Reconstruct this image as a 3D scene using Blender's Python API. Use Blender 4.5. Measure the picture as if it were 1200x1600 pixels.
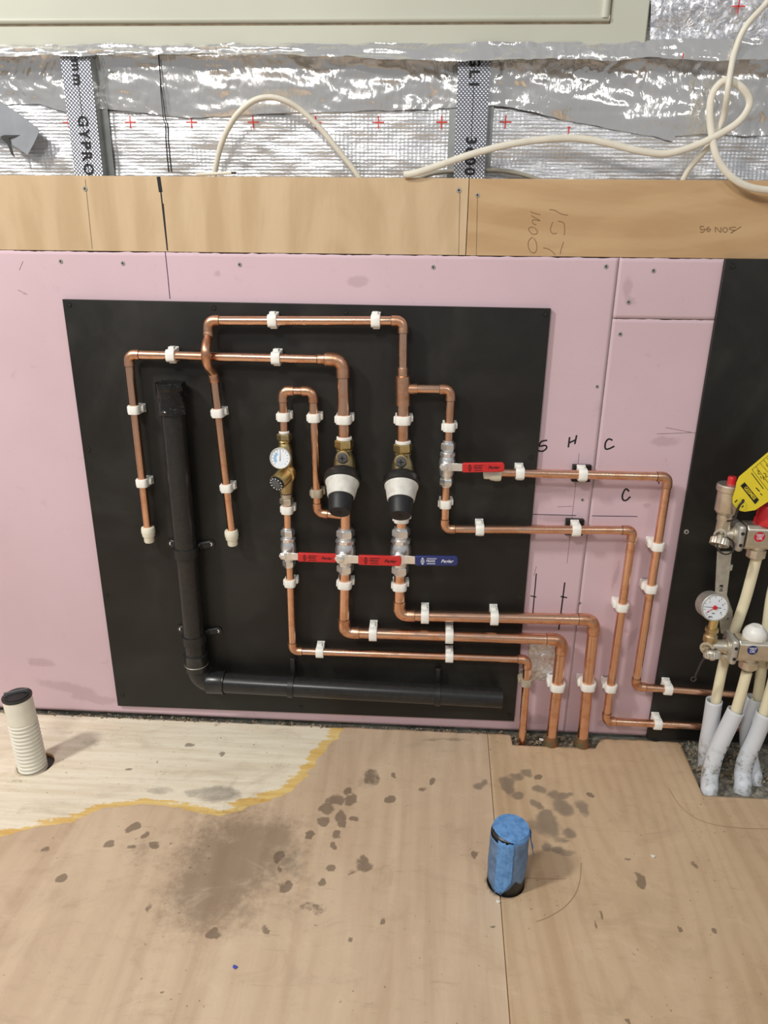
import bpy, bmesh, math, random
import numpy as np
from mathutils import Vector, Matrix

for _o in list(bpy.data.objects):
    bpy.data.objects.remove(_o)
random.seed(7)
SC = bpy.context.scene
COL = SC.collection

# ------------------------------------------------------------------ camera
F_PX = 1114.4
CAM = Vector((0.0, -1.3, 0.9687))
RT = Vector((0.99837148, 0.0559861, 0.01095212)).normalized()
FW = Vector((-0.04889432, 0.93867616, -0.34131572)).normalized()
UP = RT.cross(FW).normalized()
cam_data = bpy.data.cameras.new('camera')
cam_data.sensor_width = 36.0
cam_data.sensor_fit = 'AUTO'
cam_data.lens = F_PX / 1600.0 * 36.0
cam_data.clip_start = 0.02
cam = bpy.data.objects.new('camera', cam_data)
COL.objects.link(cam)
cam.matrix_world = Matrix(((RT.x, UP.x, -FW.x, CAM.x), (RT.y, UP.y, -FW.y, CAM.y), (RT.z, UP.z, -FW.z, CAM.z), (0, 0, 0, 1)))
SC.camera = cam

# ------------------------------------------------------------------ world, lamps, exposure
world = bpy.data.worlds.new('world')
SC.world = world
world.use_nodes = True
wbg = world.node_tree.nodes['Background']
wbg.inputs[0].default_value = (0.93, 0.97, 1.0, 1)
wbg.inputs[1].default_value = 0.33

def area_lamp(name, loc, target, sx, sy, watts, col):
    d = bpy.data.lights.new(name, 'AREA')
    d.shape = 'RECTANGLE'; d.size = sx; d.size_y = sy; d.energy = watts; d.color = col
    o = bpy.data.objects.new(name, d); COL.objects.link(o)
    o.location = loc
    o.rotation_euler = (Vector(target) - Vector(loc)).to_track_quat('-Z', 'Y').to_euler()
    return o
area_lamp('ceiling_lamp_left', (-1.75, -1.35, 2.45), (-0.5, -0.3, 0.4), 0.20, 0.36, 48, (1.0, 0.97, 0.92))
area_lamp('ceiling_lamp_rear', (-0.75, -2.35, 2.45), (0.0, 0.0, 0.6), 0.50, 0.25, 27, (1.0, 0.97, 0.92))
area_lamp('ceiling_lamp_right', (1.3, -2.6, 2.45), (0.2, 0.0, 0.6), 0.50, 0.50, 7, (1.0, 0.98, 0.95))
SC.view_settings.view_transform = 'Standard'
SC.view_settings.look = 'None'
SC.view_settings.gamma = 1.0
SC.view_settings.use_curve_mapping = False
SC.view_settings.exposure = -0.12

# ------------------------------------------------------------------ pixel -> place helpers
def ray(px, py):
    return RT * ((px - 600) / F_PX) - UP * ((py - 800) / F_PX) + FW
def wp(px, py, y=0.0):                      # point on the plane parallel to the wall at world y
    r = ray(px, py)
    return CAM + r * ((y - CAM.y) / r.y)
def fp(px, py, z=0.0):                      # point on a level plane
    r = ray(px, py)
    return CAM + r * ((z - CAM.z) / r.z)
def mpp(px, py, y=0.0):                     # metres per pixel there
    return (y - CAM.y) / ray(px, py).y / F_PX

# ------------------------------------------------------------------ noise
def _hash(ix, iy, seed):
    n = (ix.astype(np.int64) * 374761393 + iy.astype(np.int64) * 668265263 + seed * 974634777) & 0x7fffffff
    n = ((n ^ (n >> 13)) * 1274126177) & 0x7fffffff
    n = (n ^ (n >> 16)) & 0xffff
    return n / 65535.0
def vnoise(x, y, seed=0):
    x = np.asarray(x, float); y = np.asarray(y, float)
    ix = np.floor(x); iy = np.floor(y)
    fx = x - ix; fy = y - iy
    fx = fx * fx * (3 - 2 * fx); fy = fy * fy * (3 - 2 * fy)
    a = _hash(ix, iy, seed); b = _hash(ix + 1, iy, seed); c = _hash(ix, iy + 1, seed); d = _hash(ix + 1, iy + 1, seed)
    return (a * (1 - fx) + b * fx) * (1 - fy) + (c * (1 - fx) + d * fx) * fy
def fbm(x, y, seed=0, octv=4):
    s = 0; a = .5; t = 0
    for i in range(octv):
        s = s + a * vnoise(x * 2 ** i, y * 2 ** i, seed + i * 17); t += a; a *= .5
    return s / t
def ridge(x, y, seed=0, octv=3):
    s = 0; a = .5; t = 0
    for i in range(octv):
        s = s + a * (1 - np.abs(2 * vnoise(x * 2 ** i, y * 2 ** i, seed + i * 31) - 1)); t += a; a *= .5
    return s / t

# ------------------------------------------------------------------ materials
def lin(c):
    return tuple(((v / 255) / 12.92 if v / 255 <= .04045 else ((v / 255 + .055) / 1.055) ** 2.4) for v in c) + (1.0,)
class Mat:
    def __init__(s, name):
        s.m = bpy.data.materials.new(name); s.m.use_nodes = True
        s.t = s.m.node_tree; s.b = s.t.nodes['Principled BSDF']
        s.tc = None
    def n(s, kind): return s.t.nodes.new(kind)
    def set(s, k, v):
        if hasattr(v, 'is_output') or hasattr(v, 'links'):
            s.t.links.new(v, s.b.inputs[k])
        else:
            s.b.inputs[k].default_value = v
        return s
    def obj(s, scale=(1, 1, 1), rot=(0, 0, 0), loc=(0, 0, 0)):
        if not s.tc: s.tc = s.n('ShaderNodeTexCoord')
        mp = s.n('ShaderNodeMapping'); s.t.links.new(s.tc.outputs['Object'], mp.inputs[0])
        mp.inputs['Scale'].default_value = scale; mp.inputs['Rotation'].default_value = rot; mp.inputs['Location'].default_value = loc
        return mp.outputs[0]
    def noise(s, vec, scale=5, detail=4, rough=.5, dist=0):
        t = s.n('ShaderNodeTexNoise'); s.t.links.new(vec, t.inputs['Vector'])
        t.inputs['Scale'].default_value = scale; t.inputs['Detail'].default_value = detail; t.inputs['Roughness'].default_value = rough; t.inputs['Distortion'].default_value = dist
        return t.outputs['Fac']
    def voro(s, vec, scale, rand=1.0, feature='F1'):
        t = s.n('ShaderNodeTexVoronoi'); s.t.links.new(vec, t.inputs['Vector']); t.feature = feature
        t.inputs['Scale'].default_value = scale; t.inputs['Randomness'].default_value = rand
        return t.outputs['Distance']
    def wave(s, vec, scale, dist=0, detail=2, direction='X', dscale=1.0):
        t = s.n('ShaderNodeTexWave'); s.t.links.new(vec, t.inputs['Vector']); t.bands_direction = direction
        t.inputs['Scale'].default_value = scale; t.inputs['Distortion'].default_value = dist; t.inputs['Detail'].default_value = detail; t.inputs['Detail Scale'].default_value = dscale
        return t.outputs['Fac']
    def ramp(s, fac, stops):
        t = s.n('ShaderNodeValToRGB'); s.t.links.new(fac, t.inputs[0])
        e = t.color_ramp.elements
        while len(e) < len(stops): e.new(.5)
        for el, (p, c) in zip(e, stops):
            el.position = p; el.color = c if isinstance(c, tuple) else (c, c, c, 1)
        return t.outputs[0]
    def math(s, op, a, b=0.0, clamp=False):
        t = s.n('ShaderNodeMath'); t.operation = op; t.use_clamp = clamp
        for i, v in enumerate((a, b)):
            if hasattr(v, 'links'): s.t.links.new(v, t.inputs[i])
            else: t.inputs[i].default_value = v
        return t.outputs[0]
    def smooth(s, v, lo, hi):
        t = s.n('ShaderNodeMapRange'); t.interpolation_type = 'SMOOTHSTEP'
        s.t.links.new(v, t.inputs[0]); t.inputs[1].default_value = lo; t.inputs[2].default_value = hi
        return t.outputs[0]
    def mix(s, fac, a, b, mode='MIX'):
        t = s.n('ShaderNodeMixRGB'); t.blend_type = mode
        for i, v in enumerate((fac, a, b)):
            if hasattr(v, 'links'): s.t.links.new(v, t.inputs[i])
            else: t.inputs[i].default_value = v
        return t.outputs[0]
    def attr(s, name):
        t = s.n('ShaderNodeAttribute'); t.attribute_name = name
        return t.outputs['Fac']
    def bump(s, h, dist=.001, strength=1.0):
        t = s.n('ShaderNodeBump'); s.t.links.new(h, t.inputs['Height']); t.inputs['Distance'].default_value = dist; t.inputs['Strength'].default_value = strength
        s.t.links.new(t.outputs[0], s.b.inputs['Normal']); return s

def simple(name, rgb, rough=.5, metal=0.0, var=.12, scale=60, bump=0.0, spec=None):
    m = Mat(name); c = lin(rgb)
    f = m.noise(m.obj(), scale, 3)
    dark = tuple(v * (1 - var) for v in c[:3]) + (1,); lite = tuple(min(1, v * (1 + var)) for v in c[:3]) + (1,)
    m.set('Base Color', m.ramp(f, [(.3, dark), (.7, lite)])).set('Roughness', rough).set('Metallic', metal)
    if bump: m.bump(f, bump)
    if spec is not None: m.b.inputs['Specular IOR Level'].default_value = spec
    return m.m

M = {}
m = Mat('copper'); v = m.obj()
p = m.noise(v, 35, 4, .6); q = m.noise(v, 220, 2)
c = m.mix(m.smooth(p, .45, .75), lin((240, 194, 166)), lin((220, 162, 126)))
c = m.mix(m.math('MULTIPLY', m.smooth(q, .66, .8), .4), c, lin((170, 110, 76)))
m.set('Base Color', c).set('Metallic', 1.0).set('Roughness', m.ramp(p, [(.3, .18), (.75, .33)])); M['copper'] = m.m
m = Mat('copper_fitting'); v = m.obj(); p = m.noise(v, 60, 4, .6)
m.set('Base Color', m.mix(m.smooth(p, .4, .75), lin((234, 184, 152)), lin((190, 132, 98)))).set('Metallic', 1.0).set('Roughness', m.ramp(p, [(.3, .26), (.75, .46)])); M['fitting'] = m.m
m = Mat('copper_stained'); v = m.obj(); p = m.noise(v, 70, 4, .6)
m.set('Base Color', m.mix(m.smooth(p, .42, .62), lin((150, 104, 70)), lin((104, 110, 84)))).set('Metallic', .55).set('Roughness', .6); M['stained'] = m.m
M['solder'] = simple('solder', (120, 104, 88), .45, .8)
M['brass'] = simple('brass', (222, 200, 142), .34, 1.0, .2, 70)
M['brass_dull'] = simple('brass_dull', (196, 178, 138), .42, 1.0, .2, 70)
M['chrome'] = simple('chrome_plate', (246, 246, 246), .30, .9, .06, 90)
M['nickel'] = simple('nickel_plate', (222, 214, 198), .38, .92, .1, 60)
M['steel'] = simple('zinc_steel', (206, 204, 196), .5, .8, .15, 80)
M['dark_steel'] = simple('dark_steel', (84, 84, 82), .4, .8)
M['clip'] = simple('white_clip_plastic', (246, 245, 238), .42, 0, .04, 50)
M['clip_dirty'] = simple('grimy_clip_plastic', (178, 166, 146), .55, 0, .2, 90)
M['white'] = simple('white_plastic', (240, 239, 234), .35, 0, .04)
M['white_worn'] = simple('worn_white_plastic', (216, 214, 206), .45, 0, .14, 70)
M['ptfe'] = simple('ptfe_tape', (238, 236, 230), .6, 0, .06, 300, .0004)
M['cream'] = simple('cream_plastic', (238, 234, 214), .42, 0, .06, 40)
M['cream_pipe'] = simple('cream_pipe_plastic', (238, 230, 198), .38, 0, .05, 30)
M['duct'] = simple('cream_duct_plastic', (234, 230, 216), .5, 0, .06, 30)
m = Mat('conduit_plastic'); v = m.obj(); sx = m.n('ShaderNodeSeparateXYZ'); m.t.links.new(m.tc.outputs['Object'], sx.inputs[0])
dirt = m.math('MULTIPLY', m.smooth(m.noise(v, 55, 5, .7), .45, .68), m.smooth(sx.outputs['Z'], .095, .02))
m.set('Base Color', m.mix(dirt, lin((216, 220, 226)), lin((140, 138, 124)))).set('Roughness', .5); M['conduit'] = m.m
M['red'] = simple('red_sleeve', (206, 44, 44), .42, 0, .05)
M['red_cap'] = simple('red_cap', (206, 42, 48), .35, 0, .06)
M['blue'] = simple('blue_sleeve', (42, 52, 112), .42, 0, .05)
M['black'] = simple('black_plastic', (34, 34, 34), .38, 0, .15)
M['knob'] = simple('black_knob', (30, 31, 33), .5, 0, .12)
M['waste'] = simple('black_waste_pipe', (38, 38, 38), .28, 0, .22, 120)
M['bag'] = simple('black_tape_wrap', (24, 24, 24), .2, 0, .2, 110, .003)
M['grey'] = simple('grey_plastic', (92, 94, 96), .5, 0, .1)
M['ink'] = simple('black_ink', (24, 22, 26), .7, 0, .1)
M['ink_white'] = simple('white_ink', (226, 228, 236), .6, 0, .02)
M['pencil'] = simple('pencil_mark', (134, 104, 74), .8, 0, .1)
M['faint'] = simple('faint_pencil', (168, 138, 108), .8, 0, .1)
M['purple'] = simple('purple_ink', (60, 42, 92), .7)
M['print_red'] = simple('red_print', (214, 58, 50), .5, 0, .08)
M['sticker_red'] = simple('sticker_red', (206, 34, 56), .4)
M['sticker_blue'] = simple('sticker_blue', (34, 52, 120), .4)
M['yellow'] = simple('yellow_tag', (244, 222, 56), .4, 0, .05, 30)
M['dial'] = simple('dial_white', (232, 238, 244), .35, 0, .04)
M['dial_blue'] = simple('dial_blue', (150, 186, 218), .35, 0, .04)
M['cable'] = simple('cable_white', (224, 218, 202), .45, 0, .06, 40)
M['cable_grey'] = simple('cable_grey', (156, 150, 136), .5, 0, .06, 40)
M['screw'] = simple('screw_zinc', (164, 162, 156), .5, .3, .2, 300)
M['screw_black'] = simple('screw_black', (46, 44, 42), .45, .5, .2, 300)
M['hole'] = simple('screw_recess', (40, 38, 36), .6)
M['duct_tape'] = simple('grey_duct_tape', (150, 154, 160), .38, .15, .08, 40)
M['chip'] = simple('white_chip', (236, 232, 222), .6)
M['blue_chip'] = simple('blue_chip', (70, 84, 190), .6)
m = Mat('blue_masking_tape'); v = m.obj(); p = m.noise(v, 90, 4, .65)
m.set('Base Color', m.mix(m.smooth(p, .35, .7), lin((108, 158, 214)), lin((82, 130, 186)))).set('Roughness', .75).bump(m.noise(v, 420, 3), .0006); M['tape'] = m.m
m = Mat('blue_masking_tape_dusty'); v = m.obj(); p = m.noise(v, 60, 4, .65)
m.set('Base Color', m.mix(m.smooth(p, .35, .7), lin((112, 138, 172)), lin((86, 112, 146)))).set('Roughness', .75).bump(m.noise(v, 420, 3), .0006); M['tape_dusty'] = m.m

# black faced board
m = Mat('black_board'); v = m.obj(); p = m.noise(v, 5, 5, .6, .6); q = m.noise(v, 300, 2); r_ = m.noise(m.obj((1, 1, .25)), 14, 5, .7, 1.0)
c = m.mix(m.smooth(p, .4, .75), lin((19, 18, 16)), lin((40, 39, 35)))
c = m.mix(m.math('MULTIPLY', m.smooth(r_, .58, .78), .5), c, lin((15, 14, 14)))
c = m.mix(m.math('MULTIPLY', m.smooth(q, .72, .8), .35), c, lin((90, 86, 78)))
m.set('Base Color', c).set('Roughness', m.ramp(p, [(.3, .42), (.75, .62)])); M['board'] = m.m

# pink plasterboard: paper colour plus handling smudges and mould specks
m = Mat('pink_plasterboard'); v = m.obj(); p = m.noise(v, 3, 4); q = m.noise(v, 26, 5, .65, .5); s_ = m.noise(v, 160, 2)
c = m.mix(m.smooth(p, .35, .7), lin((216, 188, 197)), lin((208, 181, 188)))
c = m.mix(m.math('MULTIPLY', m.smooth(q, .6, .78), .22), c, lin((150, 122, 122)))
c = m.mix(m.math('MULTIPLY', m.smooth(s_, .74, .8), .3), c, lin((120, 90, 88)))
c = m.mix(m.math('MULTIPLY', m.smooth(m.math('ADD', m.attr('smudge'), m.math('MULTIPLY', m.math('SUBTRACT', q, .5), 1.3)), .35, .75), .26), c, lin((138, 110, 112)))
m.set('Base Color', c).set('Roughness', .85).bump(m.noise(v, 700, 2), .0002); M['pink'] = m.m
M['gypsum'] = simple('gypsum_edge', (206, 196, 190), .9, 0, .12, 120)

def ply_mat(name, base, dark, lite, scale, rot, floor=False, rings_at=None):
    m = Mat(name)
    g1 = m.noise(m.obj(scale, rot), 1.0, 6, .55, 1.6)
    fine = m.noise(m.obj(tuple(k * 9 for k in scale), rot), 1.0, 3, .6)
    rings = m.wave(m.obj(tuple(k * .35 for k in scale), rot), 1.6, 9, 3, 'X', .8)
    v = m.obj()
    c = m.mix(m.smooth(g1, .32, .68), dark, lite)
    c = m.mix(m.math('MULTIPLY', m.smooth(rings, .62, 1.0), .35), c, base)
    c = m.mix(m.math('MULTIPLY', m.smooth(fine, .52, .75), .22), c, dark)
    if rings_at:
        (cx, cy, cz), sc3, plane, wsc, amt = rings_at
        t = m.n('ShaderNodeTexWave'); t.wave_type = 'RINGS'; t.rings_direction = plane
        m.t.links.new(m.obj(sc3, (0, 0, 0), (-cx * sc3[0], -cy * sc3[1], -cz * sc3[2])), t.inputs['Vector'])
        t.inputs['Scale'].default_value = wsc; t.inputs['Distortion'].default_value = 8.0; t.inputs['Detail'].default_value = 2.5; t.inputs['Detail Scale'].default_value = .6
        c = m.mix(m.math('MULTIPLY', m.smooth(t.outputs['Fac'], .55, 1.0), amt), c, lite)
        c = m.mix(m.math('MULTIPLY', m.smooth(t.outputs['Fac'], .4, .0), amt * .8), c, dark)
    bh = fine
    if floor:
        n1 = m.noise(v, 30, 6, .7); n2 = m.noise(v, 90, 5, .7); nb = m.noise(m.obj((4, 60, 1)), 1.0, 5, .65)
        # worn-through patch: pale inner veneer with a torn yellow glue rim
        sd = m.math('ADD', m.attr('pale'), m.math('MULTIPLY', m.math('SUBTRACT', n1, .5), .022))
        sd2 = m.math('ADD', m.attr('pale'), m.math('MULTIPLY', m.math('SUBTRACT', n2, .5), .03))
        wid = m.math('ADD', m.attr('rim'), m.math('MULTIPLY', m.math('SUBTRACT', nb, .5), .055))
        inside = m.smooth(sd, -.0012, .0012)
        inner = m.smooth(m.math('SUBTRACT', sd2, wid), -.002, .002)
        palec = m.mix(m.smooth(nb, .35, .7), lin((242, 232, 210)), lin((226, 212, 186)))
        yel = m.mix(m.smooth(nb, .35, .7), lin((236, 206, 134)), lin((216, 172, 92)))
        pc = m.mix(inner, yel, palec)
        c = m.mix(inside, c, pc)
        c = m.mix(m.math('MULTIPLY', m.smooth(m.noise(m.obj((1, 2.2, 1)), 16, 6, .75), .54, .78), .30), c, lin((140, 118, 96)))
        st = m.math('ADD', m.attr('stain'), m.math('MULTIPLY', m.math('SUBTRACT', n1, .5), .9))
        st = m.math('ADD', st, m.math('MULTIPLY', m.math('SUBTRACT', n2, .5), .7))
        c = m.mix(m.math('MULTIPLY', m.smooth(st, .15, .85), .62), c, lin((112, 94, 76)))
        mott = m.noise(m.obj((1, 1.6, 1)), 9, 7, .72, .8)
        c = m.mix(m.math('MULTIPLY', m.smooth(mott, .50, .72), .26), c, lin((150, 122, 98)))
        c = m.mix(m.math('MULTIPLY', m.smooth(mott, .46, .30), .22), c, lin((232, 212, 182)))
        scr = m.noise(m.obj((9, 70, 1), (0, 0, .35)), 1.0, 4, .7)
        c = m.mix(m.math('MULTIPLY', m.smooth(scr, .62, .72), .20), c, lin((122, 98, 76)))
        gs = m.math('ADD', m.attr('grime'), m.math('MULTIPLY', m.math('SUBTRACT', n1, .5), .8))
        c = m.mix(m.math('MULTIPLY', m.smooth(gs, .25, 1.0), .62), c, lin((98, 92, 84)))
        sp = m.math('ADD', m.attr('spot'), m.math('MULTIPLY', m.math('SUBTRACT', n2, .5), 1.1))
        c = m.mix(m.math('MULTIPLY', m.smooth(sp, .40, .72), .68), c, lin((98, 82, 66)))
        specks = m.math('MULTIPLY', m.smooth(m.noise(v, 120, 2), .69, .74), m.smooth(m.noise(v, 7, 2), .38, .6))
        c = m.mix(m.math('MULTIPLY', specks, .6), c, lin((86, 70, 54)))
        bh = m.math('ADD', bh, m.math('MULTIPLY', inside, m.math('MULTIPLY', nb, 1.5)))
    m.set('Base Color', c).set('Roughness', .62).bump(bh, .0004)
    return m.m
M['ply_strip'] = ply_mat('plywood_strip', lin((210, 182, 144)), lin((192, 164, 126)), lin((210, 184, 148)), (9, 1, 2.2), (0, .35, 0), False, ((-.16, 0, .93), (3.2, 1, 1.6), 'Y', 1.5, .5))
M['ply_strip_b'] = ply_mat('plywood_strip_warm', lin((204, 170, 126)), lin((186, 150, 108)), lin((204, 172, 130)), (2.0, 1, 8), (0, -.25, 0), False, ((.25, 0, 1.10), (1.3, 1, 5), 'Y', 1.3, .5))
M['ply_floor'] = ply_mat('plywood_floor', lin((212, 186, 157)), lin((194, 167, 139)), lin((214, 190, 161)), (9, 1.1, 1), (0, 0, .25), True, ((-.62, -.75, 0), (6.5, 1.2, 1), 'Z', 1.4, .18))
M['ply_floor_b'] = ply_mat('plywood_floor_grained', lin((208, 180, 146)), lin((190, 160, 126)), lin((208, 181, 148)), (7, 1.0, 1), (0, 0, -.22), True, ((.38, -.16, 0), (8.5, 1.5, 1), 'Z', 1.6, .36))
M['ply_edge'] = simple('plywood_edge', (178, 140, 98), .8, 0, .25, 160)

m = Mat('concrete'); v = m.obj(); p = m.noise(v, 60, 6, .7); q = m.noise(v, 12, 3)
c = m.mix(m.smooth(p, .35, .7), lin((92, 88, 78)), lin((168, 162, 148))); c = m.mix(m.smooth(q, .45, .65), c, lin((150, 150, 136)))
m.set('Base Color', c).set('Roughness', .9).bump(p, .003); M['concrete'] = m.m
M['debris'] = simple('debris', (136, 122, 102), .9, 0, .8, 160)

# reinforced foil facing: woven ribs, matt aluminium
m = Mat('foil_woven'); v = m.obj(); sx = m.n('ShaderNodeSeparateXYZ'); m.t.links.new(m.tc.outputs['Object'], sx.inputs[0])
ribz = m.wave(m.obj((1, 1, 1)), 58, 1.2, 2, 'Z', 3.0); ribx = m.wave(m.obj((1, 1, 1)), 46, .6, 1, 'X', 2.0); cr = m.noise(m.obj((1, 1, 3)), 26, 5, .6, .4)
h = m.math('ADD', m.math('MULTIPLY', ribz, .42), m.math('ADD', m.math('MULTIPLY', ribx, .22), m.math('MULTIPLY', cr, 2.6)))
m.set('Base Color', m.mix(m.smooth(ribz, .2, .8), lin((224, 225, 228)), lin((234, 234, 236)))).set('Metallic', .72).set('Roughness', .32).bump(h, .0008); M['foil'] = m.m
# smooth shiny aluminium tape
m = Mat('foil_tape_shiny'); v = m.obj(); cr = m.noise(m.obj((1, 1, .35)), 70, 4, .55, 1.2)
m.set('Base Color', lin((240, 238, 236))).set('Metallic', .80).set('Roughness', m.ramp(m.noise(v, 8, 3), [(.3, .10), (.7, .24)])).bump(cr, .0016); M['foil_tape'] = m.m
m = Mat('foil_crushed'); v = m.obj(); cr = m.noise(m.obj((1, 1, 1), (0, .8, 0)), 60, 5, .6, 1.5)
m.set('Base Color', lin((228, 228, 232))).set('Metallic', .95).set('Roughness', .24).bump(cr, .004); M['foil_crush'] = m.m
# knurled galvanised channel
m = Mat('knurled_zinc'); v = m.obj((1, 1, 1), (0, math.radians(45), 0)); d_ = m.voro(m.obj((1, .01, 1), (0, math.radians(45), 0)), 235, .0)
m.set('Base Color', m.ramp(d_, [(.14, lin((240, 242, 248))), (.45, lin((128, 133, 146)))])).set('Metallic', .85).set('Roughness', .34).bump(d_, -.0016); M['knurl'] = m.m
M['zinc'] = simple('zinc_sheet', (170, 172, 170), .4, .85, .12, 40)
m = Mat('cream_paint'); v = m.obj(); p = m.noise(v, 4, 4); q = m.noise(v, 45, 5, .7)
c = m.mix(m.smooth(p, .3, .7), lin((194, 195, 180)), lin((188, 189, 174))); c = m.mix(m.math('MULTIPLY', m.smooth(q, .66, .78), .25), c, lin((150, 142, 122)))
m.set('Base Color', c).set('Roughness', .45); M['paint'] = m.m
M['grime_line'] = simple('grimy_joint', (126, 112, 90), .8, 0, .3, 60)

# ------------------------------------------------------------------ mesh builder
ORG = {}
class MB:
    def __init__(s): s.v = []; s.f = []
    def add(s, vs, fs):
        b = len(s.v); s.v += [Vector(x) for x in vs]; s.f += [tuple(i + b for i in f) for f in fs]; return s
    def tube(s, path, r, seg=16, caps=True, flat=None):
        path = [Vector(p) for p in path]; n = len(path)
        rr = list(r) if isinstance(r, (list, tuple)) else [r] * n
        t0 = (path[1] - path[0]).normalized()
        ref = Vector((0, -1, 0)) if abs(t0.y) < .8 else Vector((1, 0, 0))
        u = (ref - t0 * ref.dot(t0)).normalized(); vs = []
        for i in range(n):
            t = ((path[min(i + 1, n - 1)] - path[i]).normalized() + (path[i] - path[max(i - 1, 0)]).normalized())
            t = t.normalized() if t.length > 1e-9 else t0
            u = (u - t * u.dot(t)).normalized(); w = t.cross(u)
            a, b = (1, 1) if flat is None else flat
            for k in range(seg):
                th = 2 * math.pi * k / seg
                vs.append(path[i] + (u * math.cos(th) * a + w * math.sin(th) * b) * rr[i])
        fs = [(i * seg + k, i * seg + (k + 1) % seg, (i + 1) * seg + (k + 1) % seg, (i + 1) * seg + k) for i in range(n - 1) for k in range(seg)]
        if caps: fs += [tuple(range(seg))[::-1], tuple((n - 1) * seg + k for k in range(seg))]
        return s.add(vs, fs)
    def lathe(s, prof, o, axis=(0, 0, 1), seg=24, start=0.0, ref=None, caps=True):
        o = Vector(o); a = Vector(axis).normalized()
        ref = Vector(ref) if ref else (Vector((1, 0, 0)) if abs(a.x) < .8 else Vector((0, 0, 1)))
        u = (ref - a * ref.dot(a)).normalized(); w = a.cross(u); vs = []; n = len(prof)
        for (r, h) in prof:
            for k in range(seg):
                th = start + 2 * math.pi * k / seg
                vs.append(o + a * h + (u * math.cos(th) + w * math.sin(th)) * max(r, 1e-5))
        fs = [(i * seg + k, i * seg + (k + 1) % seg, (i + 1) * seg + (k + 1) % seg, (i + 1) * seg + k) for i in range(n - 1) for k in range(seg)]
        if caps: fs += [tuple(range(seg))[::-1], tuple((n - 1) * seg + k for k in range(seg))]
        return s.add(vs, fs)
    def box(s, c, size, mat=None):
        c = Vector(c); x, y, z = (k / 2 for k in size)
        vs = [Vector((i * x, j * y, k * z)) for i in (-1, 1) for j in (-1, 1) for k in (-1, 1)]
        if mat: vs = [mat @ q for q in vs]
        return s.add([q + c for q in vs], [(0, 1, 3, 2), (4, 6, 7, 5), (0, 4, 5, 1), (2, 3, 7, 6), (0, 2, 6, 4), (1, 5, 7, 3)])
    def prism(s, loop, d):
        loop = [Vector(p) for p in loop]; d = Vector(d); n = len(loop)
        return s.add(loop + [p + d for p in loop], [tuple(range(n)), tuple(range(n, 2 * n))[::-1]] + [(i, n + i, n + (i + 1) % n, (i + 1) % n) for i in range(n)])
    def hexnut(s, o, axis, R, h, seg=6, start=.26):
        return s.lathe([(R * .86, 0), (R, h * .16), (R, h * .84), (R * .86, h)], o, axis, seg, start)
    def build(s, name, mat, parent=None, angle=35, bevel=0, bseg=2):
        me = bpy.data.meshes.new(name)
        if parent is not None: o0 = ORG[parent.name]
        else:
            xs = [q.x for q in s.v]; ys = [q.y for q in s.v]; zs = [q.z for q in s.v]
            o0 = Vector(((min(xs) + max(xs)) / 2, (min(ys) + max(ys)) / 2, min(zs)))
        me.from_pydata([tuple(q - o0) for q in s.v], [], s.f)
        bm = bmesh.new(); bm.from_mesh(me); bmesh.ops.recalc_face_normals(bm, faces=bm.faces); bm.to_mesh(me); bm.free()
        finish(me, angle)
        me.materials.append(M[mat] if isinstance(mat, str) else mat)
        ob = bpy.data.objects.new(name, me); COL.objects.link(ob)
        if parent is not None: ob.parent = parent
        else: ob.location = o0
        ORG[ob.name] = o0
        if bevel:
            bv = ob.modifiers.new('bevel', 'BEVEL'); bv.width = bevel; bv.segments = bseg; bv.limit_method = 'ANGLE'; bv.angle_limit = .6
        return ob
def finish(me, angle=35):
    if angle:
        me.shade_smooth(); me.set_sharp_from_angle(angle=math.radians(angle))
def thing(name, label, cat, loc, group=None):
    o = bpy.data.objects.new(name, None); COL.objects.link(o); o.location = loc; o.empty_display_size = .02
    ORG[o.name] = Vector(loc)
    return tag(o, label, cat, group)
def tag(o, label, cat, group=None):
    o['label'] = label; o['category'] = cat
    if group: o['group'] = group
    return o
def struct(o, label=None):
    o['kind'] = 'structure'
    if label: o['label'] = label
    return o
def grid_mesh(name, X, Z, pos, mat, parent=None, attrs=None, keep=None, o0=None, solid=0, angle=60):
    """X,Z 2-D arrays of parameters; pos(X,Z)->(x,y,z) arrays"""
    x, y, z = pos(X, Z); nr, nc = X.shape
    o0 = ORG[parent.name] if parent is not None else (o0 or Vector((0, 0, 0)))
    co = np.stack([x - o0.x, y - o0.y, z - o0.z], -1).reshape(-1, 3)
    idx = np.arange(nr * nc).reshape(nr, nc)
    q = np.stack([idx[:-1, :-1], idx[:-1, 1:], idx[1:, 1:], idx[1:, :-1]], -1).reshape(-1, 4)
    if keep is not None: q = q[keep.reshape(-1)]
    me = bpy.data.meshes.new(name)
    used = np.unique(q); rem = -np.ones(nr * nc, int); rem[used] = np.arange(len(used))
    me.from_pydata(co[used].tolist(), [], rem[q].tolist())
    for k, a in (attrs or {}).items():
        at = me.attributes.new(k, 'FLOAT', 'POINT'); at.data.foreach_set('value', np.ascontiguousarray(a.reshape(-1)[used], dtype=np.float32))
    finish(me, angle)
    me.materials.append(M[mat])
    ob = bpy.data.objects.new(name, me); COL.objects.link(ob)
    if parent is not None: ob.parent = parent
    else: ob.location = o0
    ORG[ob.name] = o0
    if solid:
        sm = ob.modifiers.new('thick', 'SOLIDIFY'); sm.thickness = solid; sm.offset = -1
    return ob
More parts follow.
